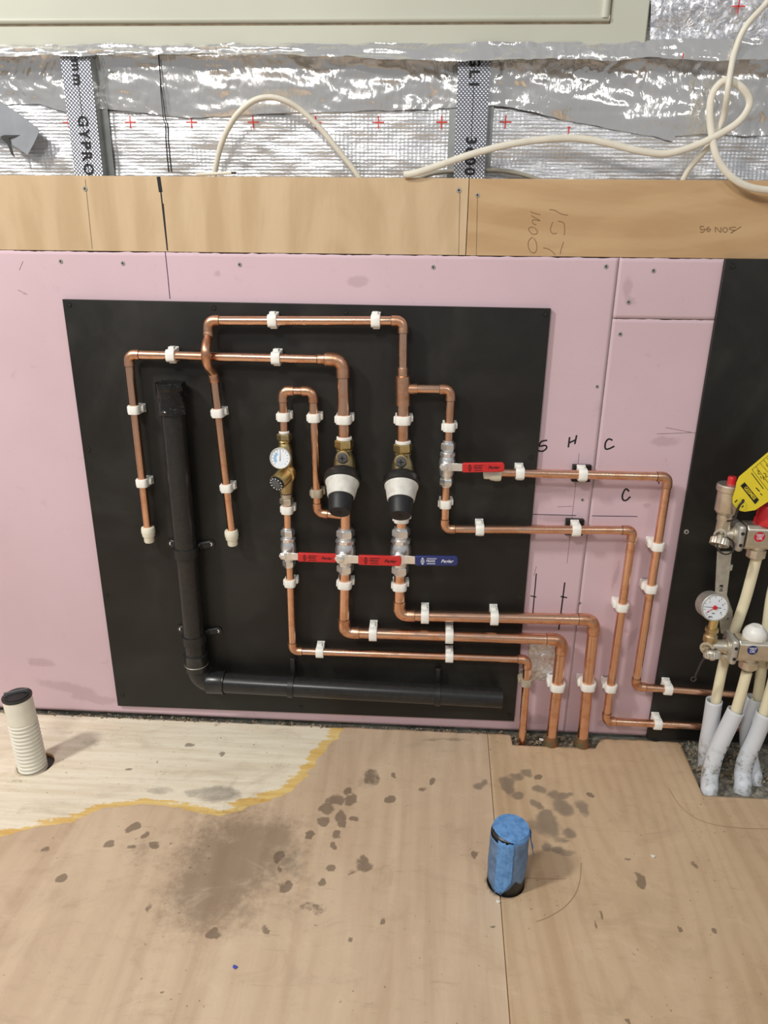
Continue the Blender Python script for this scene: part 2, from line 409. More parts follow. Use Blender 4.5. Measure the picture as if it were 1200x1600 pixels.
def ribbon(pts, w):
    """flat stroke in a wall-parallel plane through 3-D points; returns verts, faces"""
    pts = [Vector(p) for p in pts]; vs = []; n = len(pts)
    for i in range(n):
        t = (pts[min(i + 1, n - 1)] - pts[max(i - 1, 0)]); t.y = 0; t.normalize()
        nrm = Vector((-t.z, 0, t.x)); ww = w[i] if isinstance(w, (list, tuple)) else w
        vs += [pts[i] + nrm * ww / 2, pts[i] - nrm * ww / 2]
    return vs, [(2 * i, 2 * i + 1, 2 * i + 3, 2 * i + 2) for i in range(n - 1)]
def strokes(name, lists, w, y, mat, parent):
    mb = MB()
    for L in lists:
        pts = smooth_path([wp(a, b, y) for a, b in L], 5) if len(L) > 2 else [wp(a, b, y) for a, b in L]
        mb.add(*ribbon(pts, w))
    return mb.build(name, mat, parent, angle=0)
def smooth_path(P, sub=8):
    P = [Vector(p) for p in P]; out = []
    for i in range(len(P) - 1):
        a = P[max(i - 1, 0)]; b = P[i]; c = P[i + 1]; d = P[min(i + 2, len(P) - 1)]
        for k in range(sub):
            t = k / sub
            out.append(.5 * ((2 * b) + (c - a) * t + (2 * a - 5 * b + 4 * c - d) * t * t + (3 * b - a - 3 * c + d) * t ** 3))
    return out + [P[-1]]
_TXT = {}
def text_geo(s, bold=0.0, shear=0.0, space=1.0):
    key = (s, bold, shear, space)
    if key not in _TXT:
        cu = bpy.data.curves.new('lettering', 'FONT'); cu.body = s; cu.size = 1.0; cu.offset = bold; cu.shear = shear; cu.resolution_u = 3; cu.space_character = space
        cu.align_x = 'CENTER'; cu.align_y = 'CENTER'
        ob = bpy.data.objects.new('lettering', cu); COL.objects.link(ob)
        dg = bpy.context.evaluated_depsgraph_get()
        me = bpy.data.meshes.new_from_object(ob.evaluated_get(dg))
        _TXT[key] = ([tuple(q.co) for q in me.vertices], [tuple(p.vertices) for p in me.polygons])
        bpy.data.objects.remove(ob); bpy.data.curves.remove(cu); bpy.data.meshes.remove(me)
    return _TXT[key]
def put_text(mb, s, c, right, up, size, bold=.02, shear=0.0, space=1.0):
    vs, fs = text_geo(s, bold, shear, space); c = Vector(c); r = Vector(right).normalized(); u = Vector(up).normalized()
    return mb.add([c + r * (x * size) + u * (y * size) for x, y, z in vs], fs)

# ------------------------------------------------------------------ THE SETTING
FOIL_Y = .039
Z_STRIP_B = wp(560, 397.5).z; Z_STRIP_T = wp(600, 277.5).z; X_J = wp(731, 330).x
Z_PANEL = wp(500, 72, .02).z
def foil_y(x, z):
    low = (fbm(x * 7, z * 9, 3, 3) - .5) * .014 + (fbm(x * 16 + z * 14, z * 34, 5, 3) - .5) * .0075
    return FOIL_Y + low
xs = np.concatenate([np.arange(-1.95, -1.15, .02), np.arange(-1.15, .95, .004), np.arange(.95, 1.8, .02)]); zs = np.concatenate([np.arange(.0, .9, .3), np.arange(.98, 1.46, .003), np.arange(1.47, 1.95, .04)])
GX, GZ = np.meshgrid(xs, zs)
wall = grid_mesh('wall_back', GX, GZ, lambda a, b: (a, foil_y(a, b), b), 'foil')
struct(wall, 'wall lined with silver reinforced foil printed with red crosses')

# plywood strips
def slab(name, x0, x1, z0, z1, y0, y1, mat, parent, bevel=.0006):
    return MB().box(((x0 + x1) / 2, (y0 + y1) / 2, (z0 + z1) / 2), (x1 - x0, abs(y1 - y0), z1 - z0)).build(name, mat, parent, bevel=bevel)
ply_a = slab('plywood_board', -1.9, X_J - .0006, Z_STRIP_B + .0006, Z_STRIP_T, 0, .012, 'ply_strip', wall)
ply_b = slab('plywood_board', X_J + .0006, 1.75, Z_STRIP_B + .0004, Z_STRIP_T - .0006, 0, .012, 'ply_strip_b', wall)
ply_a['label'] = 'pale plywood strip with a black marker line'; ply_b['label'] = 'warmer plywood strip with pencil writing'

# pink plasterboard
PK_Y = -.0012
X_PJ = wp(925, 770).x; Z_PJ = wp(1040, 499).z
def pink_panel(x0, x1, z0, z1, label, smud=()):
    nx = max(2, int((x1 - x0) / .006)); nz = max(2, int((z1 - z0) / .006))
    A, B = np.meshgrid(np.linspace(x0, x1, nx), np.linspace(z0, z1, nz))
    s = np.zeros_like(A)
    for (px, py, rx, ry, rot) in smud:
        c = wp(px, py); k = mpp(px, py); dx = (A - c.x) / k; dz = -(B - c.z) / k
        cr, sr = math.cos(rot), math.sin(rot)
        e = ((dx * cr + dz * sr) / rx) ** 2 + ((-dx * sr + dz * cr) / ry) ** 2
        s = np.maximum(s, np.exp(-e))
    def pos(a, b):
        zz = b.copy()
        zz[-1] += (fbm(a[-1] * 90, a[-1] * 0, 9, 3) - .5) * .003
        return a, np.full_like(a, PK_Y), zz
    o = grid_mesh('plasterboard_panel', A, B, pos, 'pink', wall, {'smudge': s}, solid=.0112)
    o.data.materials.append(M['gypsum']); o.modifiers['thick'].material_offset_rim = 1
    o['label'] = label
    return o
def flip(ob):
    bm = bmesh.new(); bm.from_mesh(ob.data); bmesh.ops.reverse_faces(bm, faces=bm.faces); bm.to_mesh(ob.data); bm.free()
pk_main = pink_panel(-1.9, X_PJ - .0007, .006, Z_STRIP_B - .0008, 'large pink plasterboard sheet', [(65, 1035, 26, 8, .1), (110, 1075, 60, 12, .2), (150, 1092, 50, 10, .1), (560, 440, 20, 10, 0), (38, 458, 10, 4, .4), (340, 428, 8, 6, 0),
    (850, 765, 50, 6, 0), (870, 810, 40, 8, 0), (862, 748, 30, 4, 0), (845, 1125, 30, 12, 0), (640, 1138, 14, 10, 0), (740, 1140, 20, 6, 0)])
pk_top = pink_panel(X_PJ + .0007, 1.75, Z_PJ + .0006, Z_STRIP_B - .0008, 'short pink plasterboard offcut under the plywood strip', [(980, 450, 10, 20, 0), (985, 470, 14, 8, 0)])
pk_low = pink_panel(X_PJ + .0007, 1.75, .006, Z_PJ - .0006, 'tall pink plasterboard strip', [(985, 1000, 8, 24, .3), (975, 1020, 6, 10, 0), (1040, 690, 30, 10, 0), (960, 1150, 60, 12, 0), (1010, 790, 8, 6, 0), (940, 1130, 8, 8, 0), (985, 960, 4, 10, .2), (978, 985, 5, 5, 0), (1000, 1050, 4, 20, 0), (962, 900, 4, 30, .1)])

# marker writing on the wall
PK_INK = PK_Y - .0003
strokes('marker_letter', [[(855, 688), (846, 690), (843, 697), (852, 696), (854, 700), (848, 705), (840, 704)]], .0030, PK_INK, 'ink', pk_main)['label'] = 'black marker letter S'
strokes('marker_letter', [[(890, 683), (888, 699)], [(901, 680), (898, 694)], [(889, 692), (900, 687)]], .0030, PK_INK, 'ink', pk_main)['label'] = 'black marker letter H'
strokes('marker_letter', [[(957, 688), (951, 686), (946, 692), (946, 701), (952, 701), (960, 697)]], .0030, PK_INK, 'ink', pk_low)['label'] = 'upper black marker letter C'
strokes('marker_letter', [[(983, 768), (978, 764), (973, 772), (973, 780), (978, 782), (985, 776)]], .0032, PK_INK, 'ink', pk_low)['label'] = 'lower black marker letter C'
strokes('marker_line', [[(829, 803.5), (900, 805.5)]], .0013, PK_INK, 'ink', pk_main)
strokes('marker_line', [[(925, 806), (996, 807)]], .0013, PK_INK, 'ink', pk_low)
strokes('pencil_line', [[(905, 708), (886, 880)], [(830, 820), (850, 821)], [(871, 792), (895, 791)], [(838, 885), (834, 900)]], .0007, PK_INK, 'grime_line', pk_main)
strokes('marker_line', [[(838, 896), (831, 975)], [(829, 931), (838, 933)]], .0022, PK_INK, 'ink', pk_main)
strokes('marker_line', [[(882.5, 910), (873, 984)], [(876, 932), (886, 934)]], .0027, PK_INK, 'ink', pk_main)
strokes('marker_line', [[(258, 393), (262, 430), (265.5, 467)]], .0014, PK_INK, 'purple', pk_main)
strokes('marker_line', [[(1028, 751), (1030, 756)]], .002, PK_INK, 'ink', pk_low)
strokes('scuff_mark', [[(30, 422), (36, 408)], [(28, 453), (42, 460)], [(1026, 678), (1080, 676)], [(1040, 668), (1088, 677)]], .0007, PK_INK, 'grime_line', pk_main if False else pk_main)
strokes('marker_line', [[(247.5, 276), (251, 300)]], .0062, -.0004, 'ink', ply_a)
strokes('marker_line', [[(251, 298), (261.5, 391)]], .0022, -.0004, 'ink', ply_a)
strokes('marker_line', [[(255, 318), (262, 392)]], .0012, -.0004, 'ink', ply_a)
strokes('pencil_line', [[(133, 280), (144, 389)], [(718.5, 300), (716.5, 398)]], .0008, -.0004, 'grime_line', ply_a)
strokes('pencil_line', [[(746, 308), (744, 400)]], .0008, -.0004, 'grime_line', ply_b)
def zp(pts, x0, y0, s): return [(x0 + a / s, y0 + b / s) for a, b in pts]
strokes('pencil_writing', [zp(L, 800, 300, 8.571) for L in (
    [(275, 605), (225, 650), (218, 730), (250, 800), (300, 815), (330, 770), (325, 680), (290, 615)],
    [(290, 470), (235, 475), (225, 510), (270, 560), (325, 560), (340, 525), (300, 475)],
    [(325, 440), (275, 415), (285, 370), (375, 383), (255, 315)], [(245, 262), (300, 285), (380, 305)],
    [(545, 400), (515, 490), (530, 545), (560, 557), (600, 550)], [(615, 390), (680, 405), (700, 440), (705, 520), (695, 578)],
    [(500, 235), (570, 245), (640, 285), (700, 305), (750, 308)], [(690, 668), (660, 760), (645, 830)], [(420, 748), (490, 765), (540, 800), (580, 845)])],
    .0010, -.0004, 'pencil', ply_b)['label'] = 'pencilled 00M and 1ST written upwards'
strokes('pencil_writing', [zp(L, 1080, 330, 1.0) for L in ([(20, 24), (14, 24), (16, 29), (22, 28), (18, 33), (14, 32)], [(28, 24), (24, 28), (27, 32), (30, 28), (25, 28)],
    [(38, 33), (38, 25), (46, 33), (46, 25)], [(52, 25), (49, 29), (53, 33), (57, 29), (53, 25)], [(70, 25), (60, 26), (62, 29), (68, 30), (62, 34), (78, 24)])],
    .0012, -.0004, 'pencil', ply_b)

# ------------------------------------------------------------------ foil details on the wall
def tape_piece(name, top, bot, yfun, mat, amp, seed, step=.0028, freq=(38, 26), parent=wall, vstep=None):
    T = [wp(a, b, FOIL_Y) for a, b in top]; B = [wp(a, b, FOIL_Y) for a, b in bot]
    x0 = max(T[0].x, B[0].x) if False else T[0].x; x1 = T[-1].x
    nx = int((x1 - x0) / step) + 2; u = np.linspace(0, 1, nx)
    tx = np.interp(u, np.linspace(0, 1, 200), np.interp(np.linspace(x0, x1, 200), [p.x for p in T], [p.x for p in T]))
    tz = np.interp(tx, [p.x for p in T], [p.z for p in T])
    bx = np.linspace(B[0].x, B[-1].x, nx); bz = np.interp(bx, [p.x for p in B], [p.z for p in B])
    tz = tz + (fbm(tx * 30, tx * 0, seed, 3) - .5) * .004; bz = bz + (fbm(bx * 30, bx * 0 + 5, seed, 3) - .5) * .005
    nv = max(4, int(abs(np.mean(tz - bz)) / step))
    w = np.linspace(0, 1, nv)[:, None]
    X = tx[None] * (1 - w) + bx[None] * w; Z = tz[None] * (1 - w) + bz[None] * w
    W = np.repeat(w, nx, 1)
    def pos(a, b):
        md = np.clip((fbm(a * 6, b * 16, seed + 40, 2) - .34) * 5, .15, 1.5)
        d = md * (ridge(a * freq[0] + 3 * fbm(b * 30, a * 4, seed), b * freq[1], seed, 3) - .6) * amp + (fbm(a * 7, b * 20, seed + 2, 3) - .5) * amp * 3.0
        return a, yfun(a, b, W) - d, b
    return grid_mesh(name, X, Z, pos, mat, parent)
on_foil = lambda off: (lambda a, b, W: foil_y(a, b) - off)
# shiny tape band over the upper part of the foil
t = tape_piece('foil_tape', [(-700, 86), (480, 88), (720, 92), (1900, 98)], [(-700, 172), (-60, 168), (60, 162), (110, 176), (170, 172), (300, 186), (420, 178), (600, 172), (715, 170), (770, 164), (850, 180), (940, 200), (1050, 221), (1053, 212), (1900, 210)],
               on_foil(.004), 'foil_tape', .0042, 11, .0026, (64, 20))
t['label'] = 'shiny crumpled aluminium tape band'
# folded foil lip hiding the stud tops, over the whole width
def lip_y(a, b, W): return .018 - .012 * W + (fbm(a * 12, W * 3, 8, 3) - .5) * .010
t = tape_piece('foil_lip', [(-700, 77), (500, 74), (1005, 69), (1012, 68), (1900, 62)], [(-700, 98), (-60, 94), (100, 95), (300, 92), (500, 95), (715, 105), (860, 100), (950, 103), (1010, 97), (1100, 104), (1900, 97)], lip_y, 'foil_tape', .0042, 21, .0022, (46, 34))
t['label'] = 'folded foil lip along the top of the wall lining'
t = tape_piece('foil_sheet', [(1012, -300), (1900, -300)], [(1011, 72), (1900, 66)], lambda a, b, W: .022 + 0 * a, 'foil_crush', .0035, 31, .0040, (40, 40))
t['label'] = 'crushed foil sheet beside the cream panel'
# printed crosses
def cross(px, py, yf, up_=1, down=1, left=1, right=1):
    mb = MB(); k = .0098; w = .0020; c = wp(px, py, FOIL_Y)
    def bar(x0, z0, x1, z1):
        n = 8; P = []
        for i in range(n + 1):
            x = x0 + (x1 - x0) * i / n; z = z0 + (z1 - z0) * i / n
            P.append(Vector((x, float(yf(np.array(x), np.array(z))) - .0008, z)))
        mb.add(*ribbon(P, w))
    bar(c.x - k * left, c.z, c.x + k * right, c.z); bar(c.x, c.z - k * down, c.x, c.z + k * up_)
    return mb.build('printed_cross', 'print_red', wall, angle=0)
for i, px in enumerate((106, 203.5, 299.5, 395.5, 493, 591, 690, 789.5)):
    cross(px, 191, foil_y)
cross(889, 199, lambda a, b: foil_y(a, b), up_=.1, left=.25, right=.25)
cross(1145, 17, lambda a, b: a * 0 + .0175)
cross(1053.5, 97, lambda a, b: a * 0 - .001, left=.0, right=.0, up_=.3, down=.4)
# marker lines down the foil
mb = MB()
for L in ([(250, 76), (254, 110), (258, 150), (264, 215), (268.5, 274)], [(250, 76), (255, 115), (256, 150), (260, 215), (264, 274)]):
    P = []
    for a, b in zip(L[:-1], L[1:]):
        for k in range(12):
            q = wp(a[0] + (b[0] - a[0]) * k / 12, a[1] + (b[1] - a[1]) * k / 12, FOIL_Y)
            q.y = float(foil_y(np.array(q.x), np.array(q.z))) - (.0095 if q.z > wp(300, 190, FOIL_Y).z else .0012)
            if b[1] < 105: q.y = -.004
            P.append(q)
    mb.add(*ribbon(P, .0017))
mb.build('marker_line', 'ink', wall, angle=0)

# painted panel above the lining
pr = wp(1012, 40, .02).x
zb = Z_PANEL
panel = MB().box(((-1.9 + pr) / 2, .032, zb + .25), (pr + 1.9, .024, .50)).build('painted_panel', 'paint', None, bevel=.002)
tag(panel, 'cream painted timber panel with a beaded frame at the top of the wall', 'panel')
zm0 = wp(500, 36.5, .02).z; zm1 = wp(500, 25, .02).z; xm1 = wp(952, 30, .02).x; xm0 = wp(937, 30, .02).x
MB().lathe([(.0, -1.8), ((zm1 - zm0) * .5, -1.8), ((zm1 - zm0) * .5, xm1 + 0), (0, xm1)], (0, .0205, (zm0 + zm1) / 2), (1, 0, 0), 16).build('bead_moulding', 'paint', panel)
MB().lathe([(.0, 0), ((xm1 - xm0) * .5, 0), ((xm1 - xm0) * .5, .45), (0, .45)], ((xm0 + xm1) / 2, .0205, (zm0 + zm1) / 2), (0, 0, 1), 16).build('bead_moulding', 'paint', panel)
mb = MB(); mb.add(*ribbon([(-1.8, .0197, zm0 - .0012), (xm1 + .001, .0197, zm0 - .0012), ], .0026)); mb.add(*ribbon([(xm1 + .0012, .0197, zm0 - .002), (xm1 + .0012, .0197, zm0 + .44)], .0022))
mb.build('grimy_groove', 'grime_line', panel, angle=0)

# ------------------------------------------------------------------ metal channels behind the plywood strip
def channel(px, py, half, text, label):
    y0 = .0125; c = wp(px, py, y0); x0, x1 = c.x - half, c.x + half; zt = wp(px, 88, y0).z; zbm = Z_STRIP_B - .05
    o = thing('metal_channel', label, 'channel', (c.x, y0, zbm))
    MB().box((c.x, y0 + .0005, (zt + zbm) / 2), (2 * half, .001, zt - zbm)).build('front_face', 'knurl', o)
    for s in (-1, 1):
        MB().box((c.x + s * (half - .0005), y0 + .012, (zt + zbm) / 2), (.001, .023, zt - zbm)).build('side_flange', 'zinc', o)
        MB().box((c.x + s * (half + .005), y0 + .0235, (zt + zbm) / 2), (.012, .001, zt - zbm)).build('back_lip', 'zinc', o)
    MB().box((c.x + .0005, y0 - .0002, (zt + zbm) / 2), (.0012, .0006, zt - zbm)).build('centre_rib', 'dark_steel', o)
    for s, py_, size in text:
        mb = MB(); q = wp(px, py_, y0 - .0006)
        put_text(mb, s, (c.x, y0 - .0008, q.z), (0, 0, -1), (1, 0, 0), size, .03, 0.0, 1.3)
        mb.build('printed_lettering', 'ink', o, angle=0)
    return o
channel(129, 190, .0245, [('mm', 113, .022), ('GYPROC', 238, .0235)], 'knurled galvanised metal channel behind the pale plywood strip, printed with lettering')
channel(737, 190, .0255, [('GL1', 112, .0225), ('3600', 244, .0235)], 'knurled galvanised metal channel behind the plywood joint, crossed by a white cable')

# ------------------------------------------------------------------ FLOOR
Y_EDGE = -.010
s0 = fp(762, 1150); s1 = fp(797, 1599); KSH = (s1.x - s0.x) / (s1.y - s0.y)
def seam(y): return s0.x + KSH * (y - s0.y)
def sd_polyline(px_, py_, pts):
    best = np.full(px_.shape, 9.0)
    for (ax, ay), (bx, by) in zip(pts[:-1], pts[1:]):
        dx, dy = bx - ax, by - ay; L = dx * dx + dy * dy + 1e-12
        t = np.clip(((px_ - ax) * dx + (py_ - ay) * dy) / L, 0, 1)
        best = np.minimum(best, np.hypot(px_ - ax - t * dx, py_ - ay - t * dy))
    return best
def inside_poly(x, y, poly):
    r = np.zeros(x.shape, bool); n = len(poly)
    for i in range(n):
        (ax, ay), (bx, by) = poly[i], poly[(i + 1) % n]
        c = ((ay > y) != (by > y)) & (x < (bx - ax) * (y - ay) / ((by - ay) + 1e-12) + ax)
        r ^= c
    return r
def fpx(L): return [(fp(a, b).x, fp(a, b).y) for a, b in L]
PALE = fpx([(542, 1131), (527, 1152), (500, 1180), (482, 1210), (455, 1238), (405, 1256), (342, 1277), (290, 1262), (225, 1256), (160, 1262), (112, 1284), (60, 1291), (0, 1307), (-80, 1325), (-260, 1330)])
pale_poly = PALE + [(-1.6, .05), (PALE[0][0] + .004, .05)]
CUT1 = fpx([(800, 1162), (936, 1170), (950, 1158), (936, 1150), (800, 1146)])
CUT1 = [(fp(797, 1145).x, .03), (fp(801, 1164).x, fp(801, 1164).y), (fp(930, 1169).x, fp(930, 1169).y), (fp(955, 1150).x, .03)]
c2a, c2b, c2c = fp(1064, 1163), fp(1098, 1243), fp(1200, 1248)
CUT2 = [(c2a.x - .004, .03), (c2a.x, c2a.y), (c2b.x, c2b.y), (c2c.x + .0, c2c.y), (.80, c2c.y - .01), (.80, .03)]
hole1 = fp(56, 1193); hole2 = fp(790, 1378)
def circle(c, r, n=40): return [(c.x + r * math.cos(2 * math.pi * k / n), c.y + r * math.sin(2 * math.pi * k / n)) for k in range(n)]
HOLE1 = circle(hole1, .0345); HOLE2 = circle(hole2, .0305)
def blob(A, B, lst, power=1.0):
    s = np.zeros_like(A)
    A0, B0 = A, B
    A = A + (fbm(A0 * 45, B0 * 45, 201, 3) - .5) * .020; B = B + (fbm(A0 * 45, B0 * 45, 202, 3) - .5) * .020
    for it in lst:
        px, py, rx = it[:3]; ry = it[3] if len(it) > 3 else rx * .7; amp = it[4] if len(it) > 4 else 1.0
        c = fp(px, py); e1 = fp(px + rx, py); e2 = fp(px, py - ry)
        ax = abs(e1.x - c.x) + 1e-6; ay = abs(e2.y - c.y) + 1e-6
        e = ((A - c.x) / ax) ** 2 + ((B - c.y) / ay) ** 2
        s = np.maximum(s, amp * np.clip(1.25 - e * .75, 0, 1) if power == 1.0 else amp * np.exp(-e))
    return s
SPOTS = [(580, 1215, 11, 15, .7), (615, 1213, 6), (675, 1222, 6, 7), (660, 1232, 8, 6, .7), (609, 1249, 7, 6), (545, 1236, 8, 6), (525, 1250, 18, 11, .8), (548, 1250, 12, 10, .8), (510, 1264, 14, 9, .8), (534, 1274, 11, 9, .9), (536, 1287, 6, 7), (504, 1283, 11, 9, .9), (553, 1277, 6, 6),
         (483, 1305, 8, 8), (525, 1306, 9, 8, .8), (525, 1322, 6, 5), (437, 1338, 8, 10, .9), (438, 1358, 6, 7), (448, 1386, 12, 13), (505, 1381, 8, 8), (517, 1357, 8, 7, .8), (565, 1352, 14, 14, .75), (545, 1365, 10, 6, .7), (490, 1420, 24, 10, .6), (415, 1452, 8, 8, .8), (335, 1462, 14, 9, .8), (598, 1440, 7, 4), (547, 1470, 6, 6, .8),
         (209, 1293, 9, 6), (225, 1305, 7, 7), (169, 1320, 9, 7), (242, 1318, 7, 8), (205, 1322, 10, 4, .8), (93, 1372, 8, 6), (230, 1418, 6, 8, .7), (72, 1330, 10, 5, .8), (335, 1458, 7, 10), (745, 1338, 5, 7), (998, 1378, 8, 14), (1118, 1457, 6, 7), (1060, 1452, 5, 7, .8), (1086, 1350, 7, 8, .7), (937, 1430, 4, 4), (931, 1443, 3, 5), (982, 1598, 5, 6), (921, 1242, 7, 4), (842, 1212, 6, 4), (978, 1345, 8, 4, .7), (768, 1446, 4, 3), (340, 1131, 10, 4, .5), (296, 1165, 8, 4, .8), (346, 1178, 8, 4, .8), (200, 1203, 8, 4, .8), (25, 1220, 16, 5, .5)]
GRIME = [(822, 1208, 12, 7), (805, 1215, 10, 7), (790, 1222, 12, 8), (790, 1232, 12, 8), (808, 1242, 12, 7), (845, 1234, 9, 7), (868, 1243, 14, 9), (884, 1243, 10, 5), (878, 1260, 18, 14), (912, 1263, 11, 11), (835, 1257, 9, 7), (855, 1290, 20, 20), (852, 1270, 10, 8), (888, 1300, 10, 8), (832, 1287, 12, 10, .8), (853, 1323, 12, 9), (870, 1327, 10, 6), (877, 1312, 16, 6, .8), (886, 1332, 18, 5, .7), (750, 1227, 9, 6), (757, 1222, 7, 5),
         (340, 1240, 40, 12, .8), (250, 1235, 26, 8, .6), (300, 1238, 14, 6, .7), (365, 1225, 8, 18, .4), (465, 1345, 25, 28, .55), (240, 1120, 20, 3, .4), (100, 1255, 30, 8, .4), (700, 1156, 40, 3, .7), (880, 1155, 120, 8, .4), (575, 1218, 18, 18, .5)]
STAIN = [(370, 1335, 105, 75, 1.0), (330, 1390, 85, 65, .95), (420, 1310, 50, 40, .9), (370, 1430, 60, 30, .55), (220, 1330, 40, 30, .45), (460, 1400, 60, 40, .35), (640, 1400, 60, 40, .0), (140, 1162, 22, 10, .5), (150, 1150, 70, 14, .25)]
def floor_sheet(xa, xb, mat, label, cuts):
    X1 = np.unique(np.concatenate([np.linspace(xa, xb, 3), np.arange(max(xa, -1.02), min(xb, .82), .0042)]))
    ys = np.concatenate([[-2.7, -1.8, -1.2], np.arange(-.80, Y_EDGE - .001, .0042), [Y_EDGE]])
    A, B = np.meshgrid(X1, ys)
    x = A + KSH * (B - s0.y); y = B.copy()
    y[-1] += (fbm(x[-1] * 60, x[-1] * 0, 77, 3) - .5) * .008
    keep = np.ones((A.shape[0] - 1, A.shape[1] - 1), bool)
    cx = (x[:-1, :-1] + x[1:, 1:]) / 2; cy = (y[:-1, :-1] + y[1:, 1:]) / 2
    for P in cuts:
        keep &= ~inside_poly(cx, cy, P)
    # pull the vertices along a cut onto its outline
    for P in cuts:
        loop = P + [P[0]]
        kk = np.pad(keep, 1, constant_values=True)
        cnt = kk[:-1, :-1].astype(int) + kk[1:, :-1] + kk[:-1, 1:] + kk[1:, 1:]
        d = sd_polyline(x, y, loop)
        for i, j in zip(*np.where((cnt < 4) & (cnt > 0) & (d < .006))):
            best = None
            for (ax, ay), (bx, by) in zip(loop[:-1], loop[1:]):
                dx, dy = bx - ax, by - ay; t = min(1, max(0, ((x[i, j] - ax) * dx + (y[i, j] - ay) * dy) / (dx * dx + dy * dy + 1e-12)))
                q = (ax + t * dx, ay + t * dy); e = (q[0] - x[i, j]) ** 2 + (q[1] - y[i, j]) ** 2
                if best is None or e < best[0]: best = (e, q)
            if best[1][1] < Y_EDGE: x[i, j], y[i, j] = best[1]
    pale = sd_polyline(x, y, PALE); ins = inside_poly(x, y, pale_poly); pale = np.where(ins, pale, -pale) + (fbm(x * 24, y * 60, 88, 3) - .5) * .014
    rim = .006 + .016 * np.clip(fbm(x * 9, y * 9, 41, 2) * 1.6 - .35, 0, 1) + .010 * np.exp(-((x - fp(445, 1240).x) / .09) ** 2)
    z = -.0012 * np.clip((pale + .001) / .002, 0, 1) + (fbm(x * 3, y * 3, 50, 2) - .5) * .0006
    at = {'pale': pale, 'rim': rim, 'spot': blob(x, y, SPOTS), 'grime': blob(x, y, GRIME), 'stain': blob(x, y, STAIN, 2.0)}
    o = grid_mesh('plywood_sheet', A, B, lambda a, b: (x, y, z), mat, floor, at, keep, solid=.0165, angle=50)
    o.data.materials.append(M['ply_edge']); o.modifiers['thick'].material_offset_rim = 1
    o['label'] = label
    return o
xs = np.concatenate([[-2.4, -1.5], np.arange(-1.0, .86, .008), [1.5, 2.4]]); ys = np.concatenate([[-2.7, -1.5], np.arange(-.9, -.22, .08), np.arange(-.22, .045, .004)])
GX, GZ = np.meshgrid(xs, ys)
floor = grid_mesh('floor', GX, GZ, lambda a, b: (a, b, -.0175 + (np.where(b > -.2, (fbm(a * 25, b * 25, 61, 4) - .45) * .016 + (fbm(a * 110, b * 110, 62, 2) - .5) * .004, 0))), 'concrete')
struct(floor, 'rough concrete floor showing where the plywood is cut away')
floor_sheet(-2.4, s0.x - .0006, 'ply_floor', 'stained plywood floor sheet with a pale worn patch', [HOLE1, HOLE2])
sheet_r = floor_sheet(s0.x + .0006, 2.4, 'ply_floor_b', 'plywood floor sheet with flowing grain and cut-out corner', [CUT1, CUT2, HOLE2])
def floor_arc(L, w, parent):
    P = smooth_path([fp(a, b, .0006) for a, b in L], 6); vs = []
    for i, p in enumerate(P):
        t = (P[min(i + 1, len(P) - 1)] - P[max(i - 1, 0)]).normalized(); n = Vector((-t.y, t.x, 0)) * w / 2
        vs += [p + n, p - n]
    return MB().add(vs, [(2 * i, 2 * i + 1, 2 * i + 3, 2 * i + 2) for i in range(len(P) - 1)]).build('pencil_arc', 'faint', parent, angle=0)
floor_arc([(908, 1348), (906, 1375), (898, 1398), (882, 1417), (858, 1432), (838, 1440)], .0010, sheet_r)
floor_arc([(1045, 1232), (1062, 1258), (1085, 1277), (1115, 1288), (1160, 1294), (1215, 1295)], .0011, sheet_r)
floor_arc([(818, 1371), (850, 1373), (884, 1373)], .0010, sheet_r)
mb = MB(); rnd = random.Random(5)
def rubble(n, fx, smin, smax, mbx):
    for _ in range(n):
        c = fx(); s = rnd.uniform(smin, smax)
        R = Matrix.Rotation(rnd.uniform(0, 6), 3, Vector((rnd.random(), rnd.random(), rnd.random() + .1)).normalized())
        mbx.box(c, (s, s * rnd.uniform(.5, 1), s * rnd.uniform(.3, .7)), R)
rubble(150, lambda: Vector((rnd.uniform(CUT1[1][0], CUT1[2][0]), rnd.uniform(-.04, .0), rnd.uniform(-.012, -.004))), .002, .008, mb)
rubble(240, lambda: Vector((rnd.uniform(CUT2[1][0], .72), rnd.uniform(-.12, .0), rnd.uniform(-.012, -.003))), .002, .008, mb)
rubble(520, lambda: Vector((rnd.uniform(-.95, .3), rnd.uniform(-.014, -.002), rnd.uniform(-.008, .001))), .0015, .006, mb)
rub = mb.build('rubble', 'debris', None, angle=0)
rub['kind'] = 'stuff'; tag(rub, 'grey rubble and dust along the foot of the wall', 'rubble')
for (px, py, s, mt, lab) in [(1020, 1338, .0045, 'chip', 'tiny white chip lying on the grained plywood floor'), (778, 1409, .004, 'chip', 'tiny bright chip beside the floor seam in front of the taped stub'), (367, 1511, .004, 'blue_chip', 'tiny blue plastic scrap on the stained plywood floor'), (846, 1156, .006, 'chip', 'small white flake in the rubble between the rising copper pipes')]:
    c = fp(px, py, .0012 if py > 1200 else 0)
    pts = [c + Vector((s * math.cos(a) * k, s * math.sin(a) * k * .8, 0)) for a, k in ((0, 1), (1.1, .7), (2.3, 1.1), (3.6, .8), (4.9, 1))]
    tag(MB().prism(pts, (0, 0, .0012)).build('chip', mt, None, angle=0), lab, 'chip')

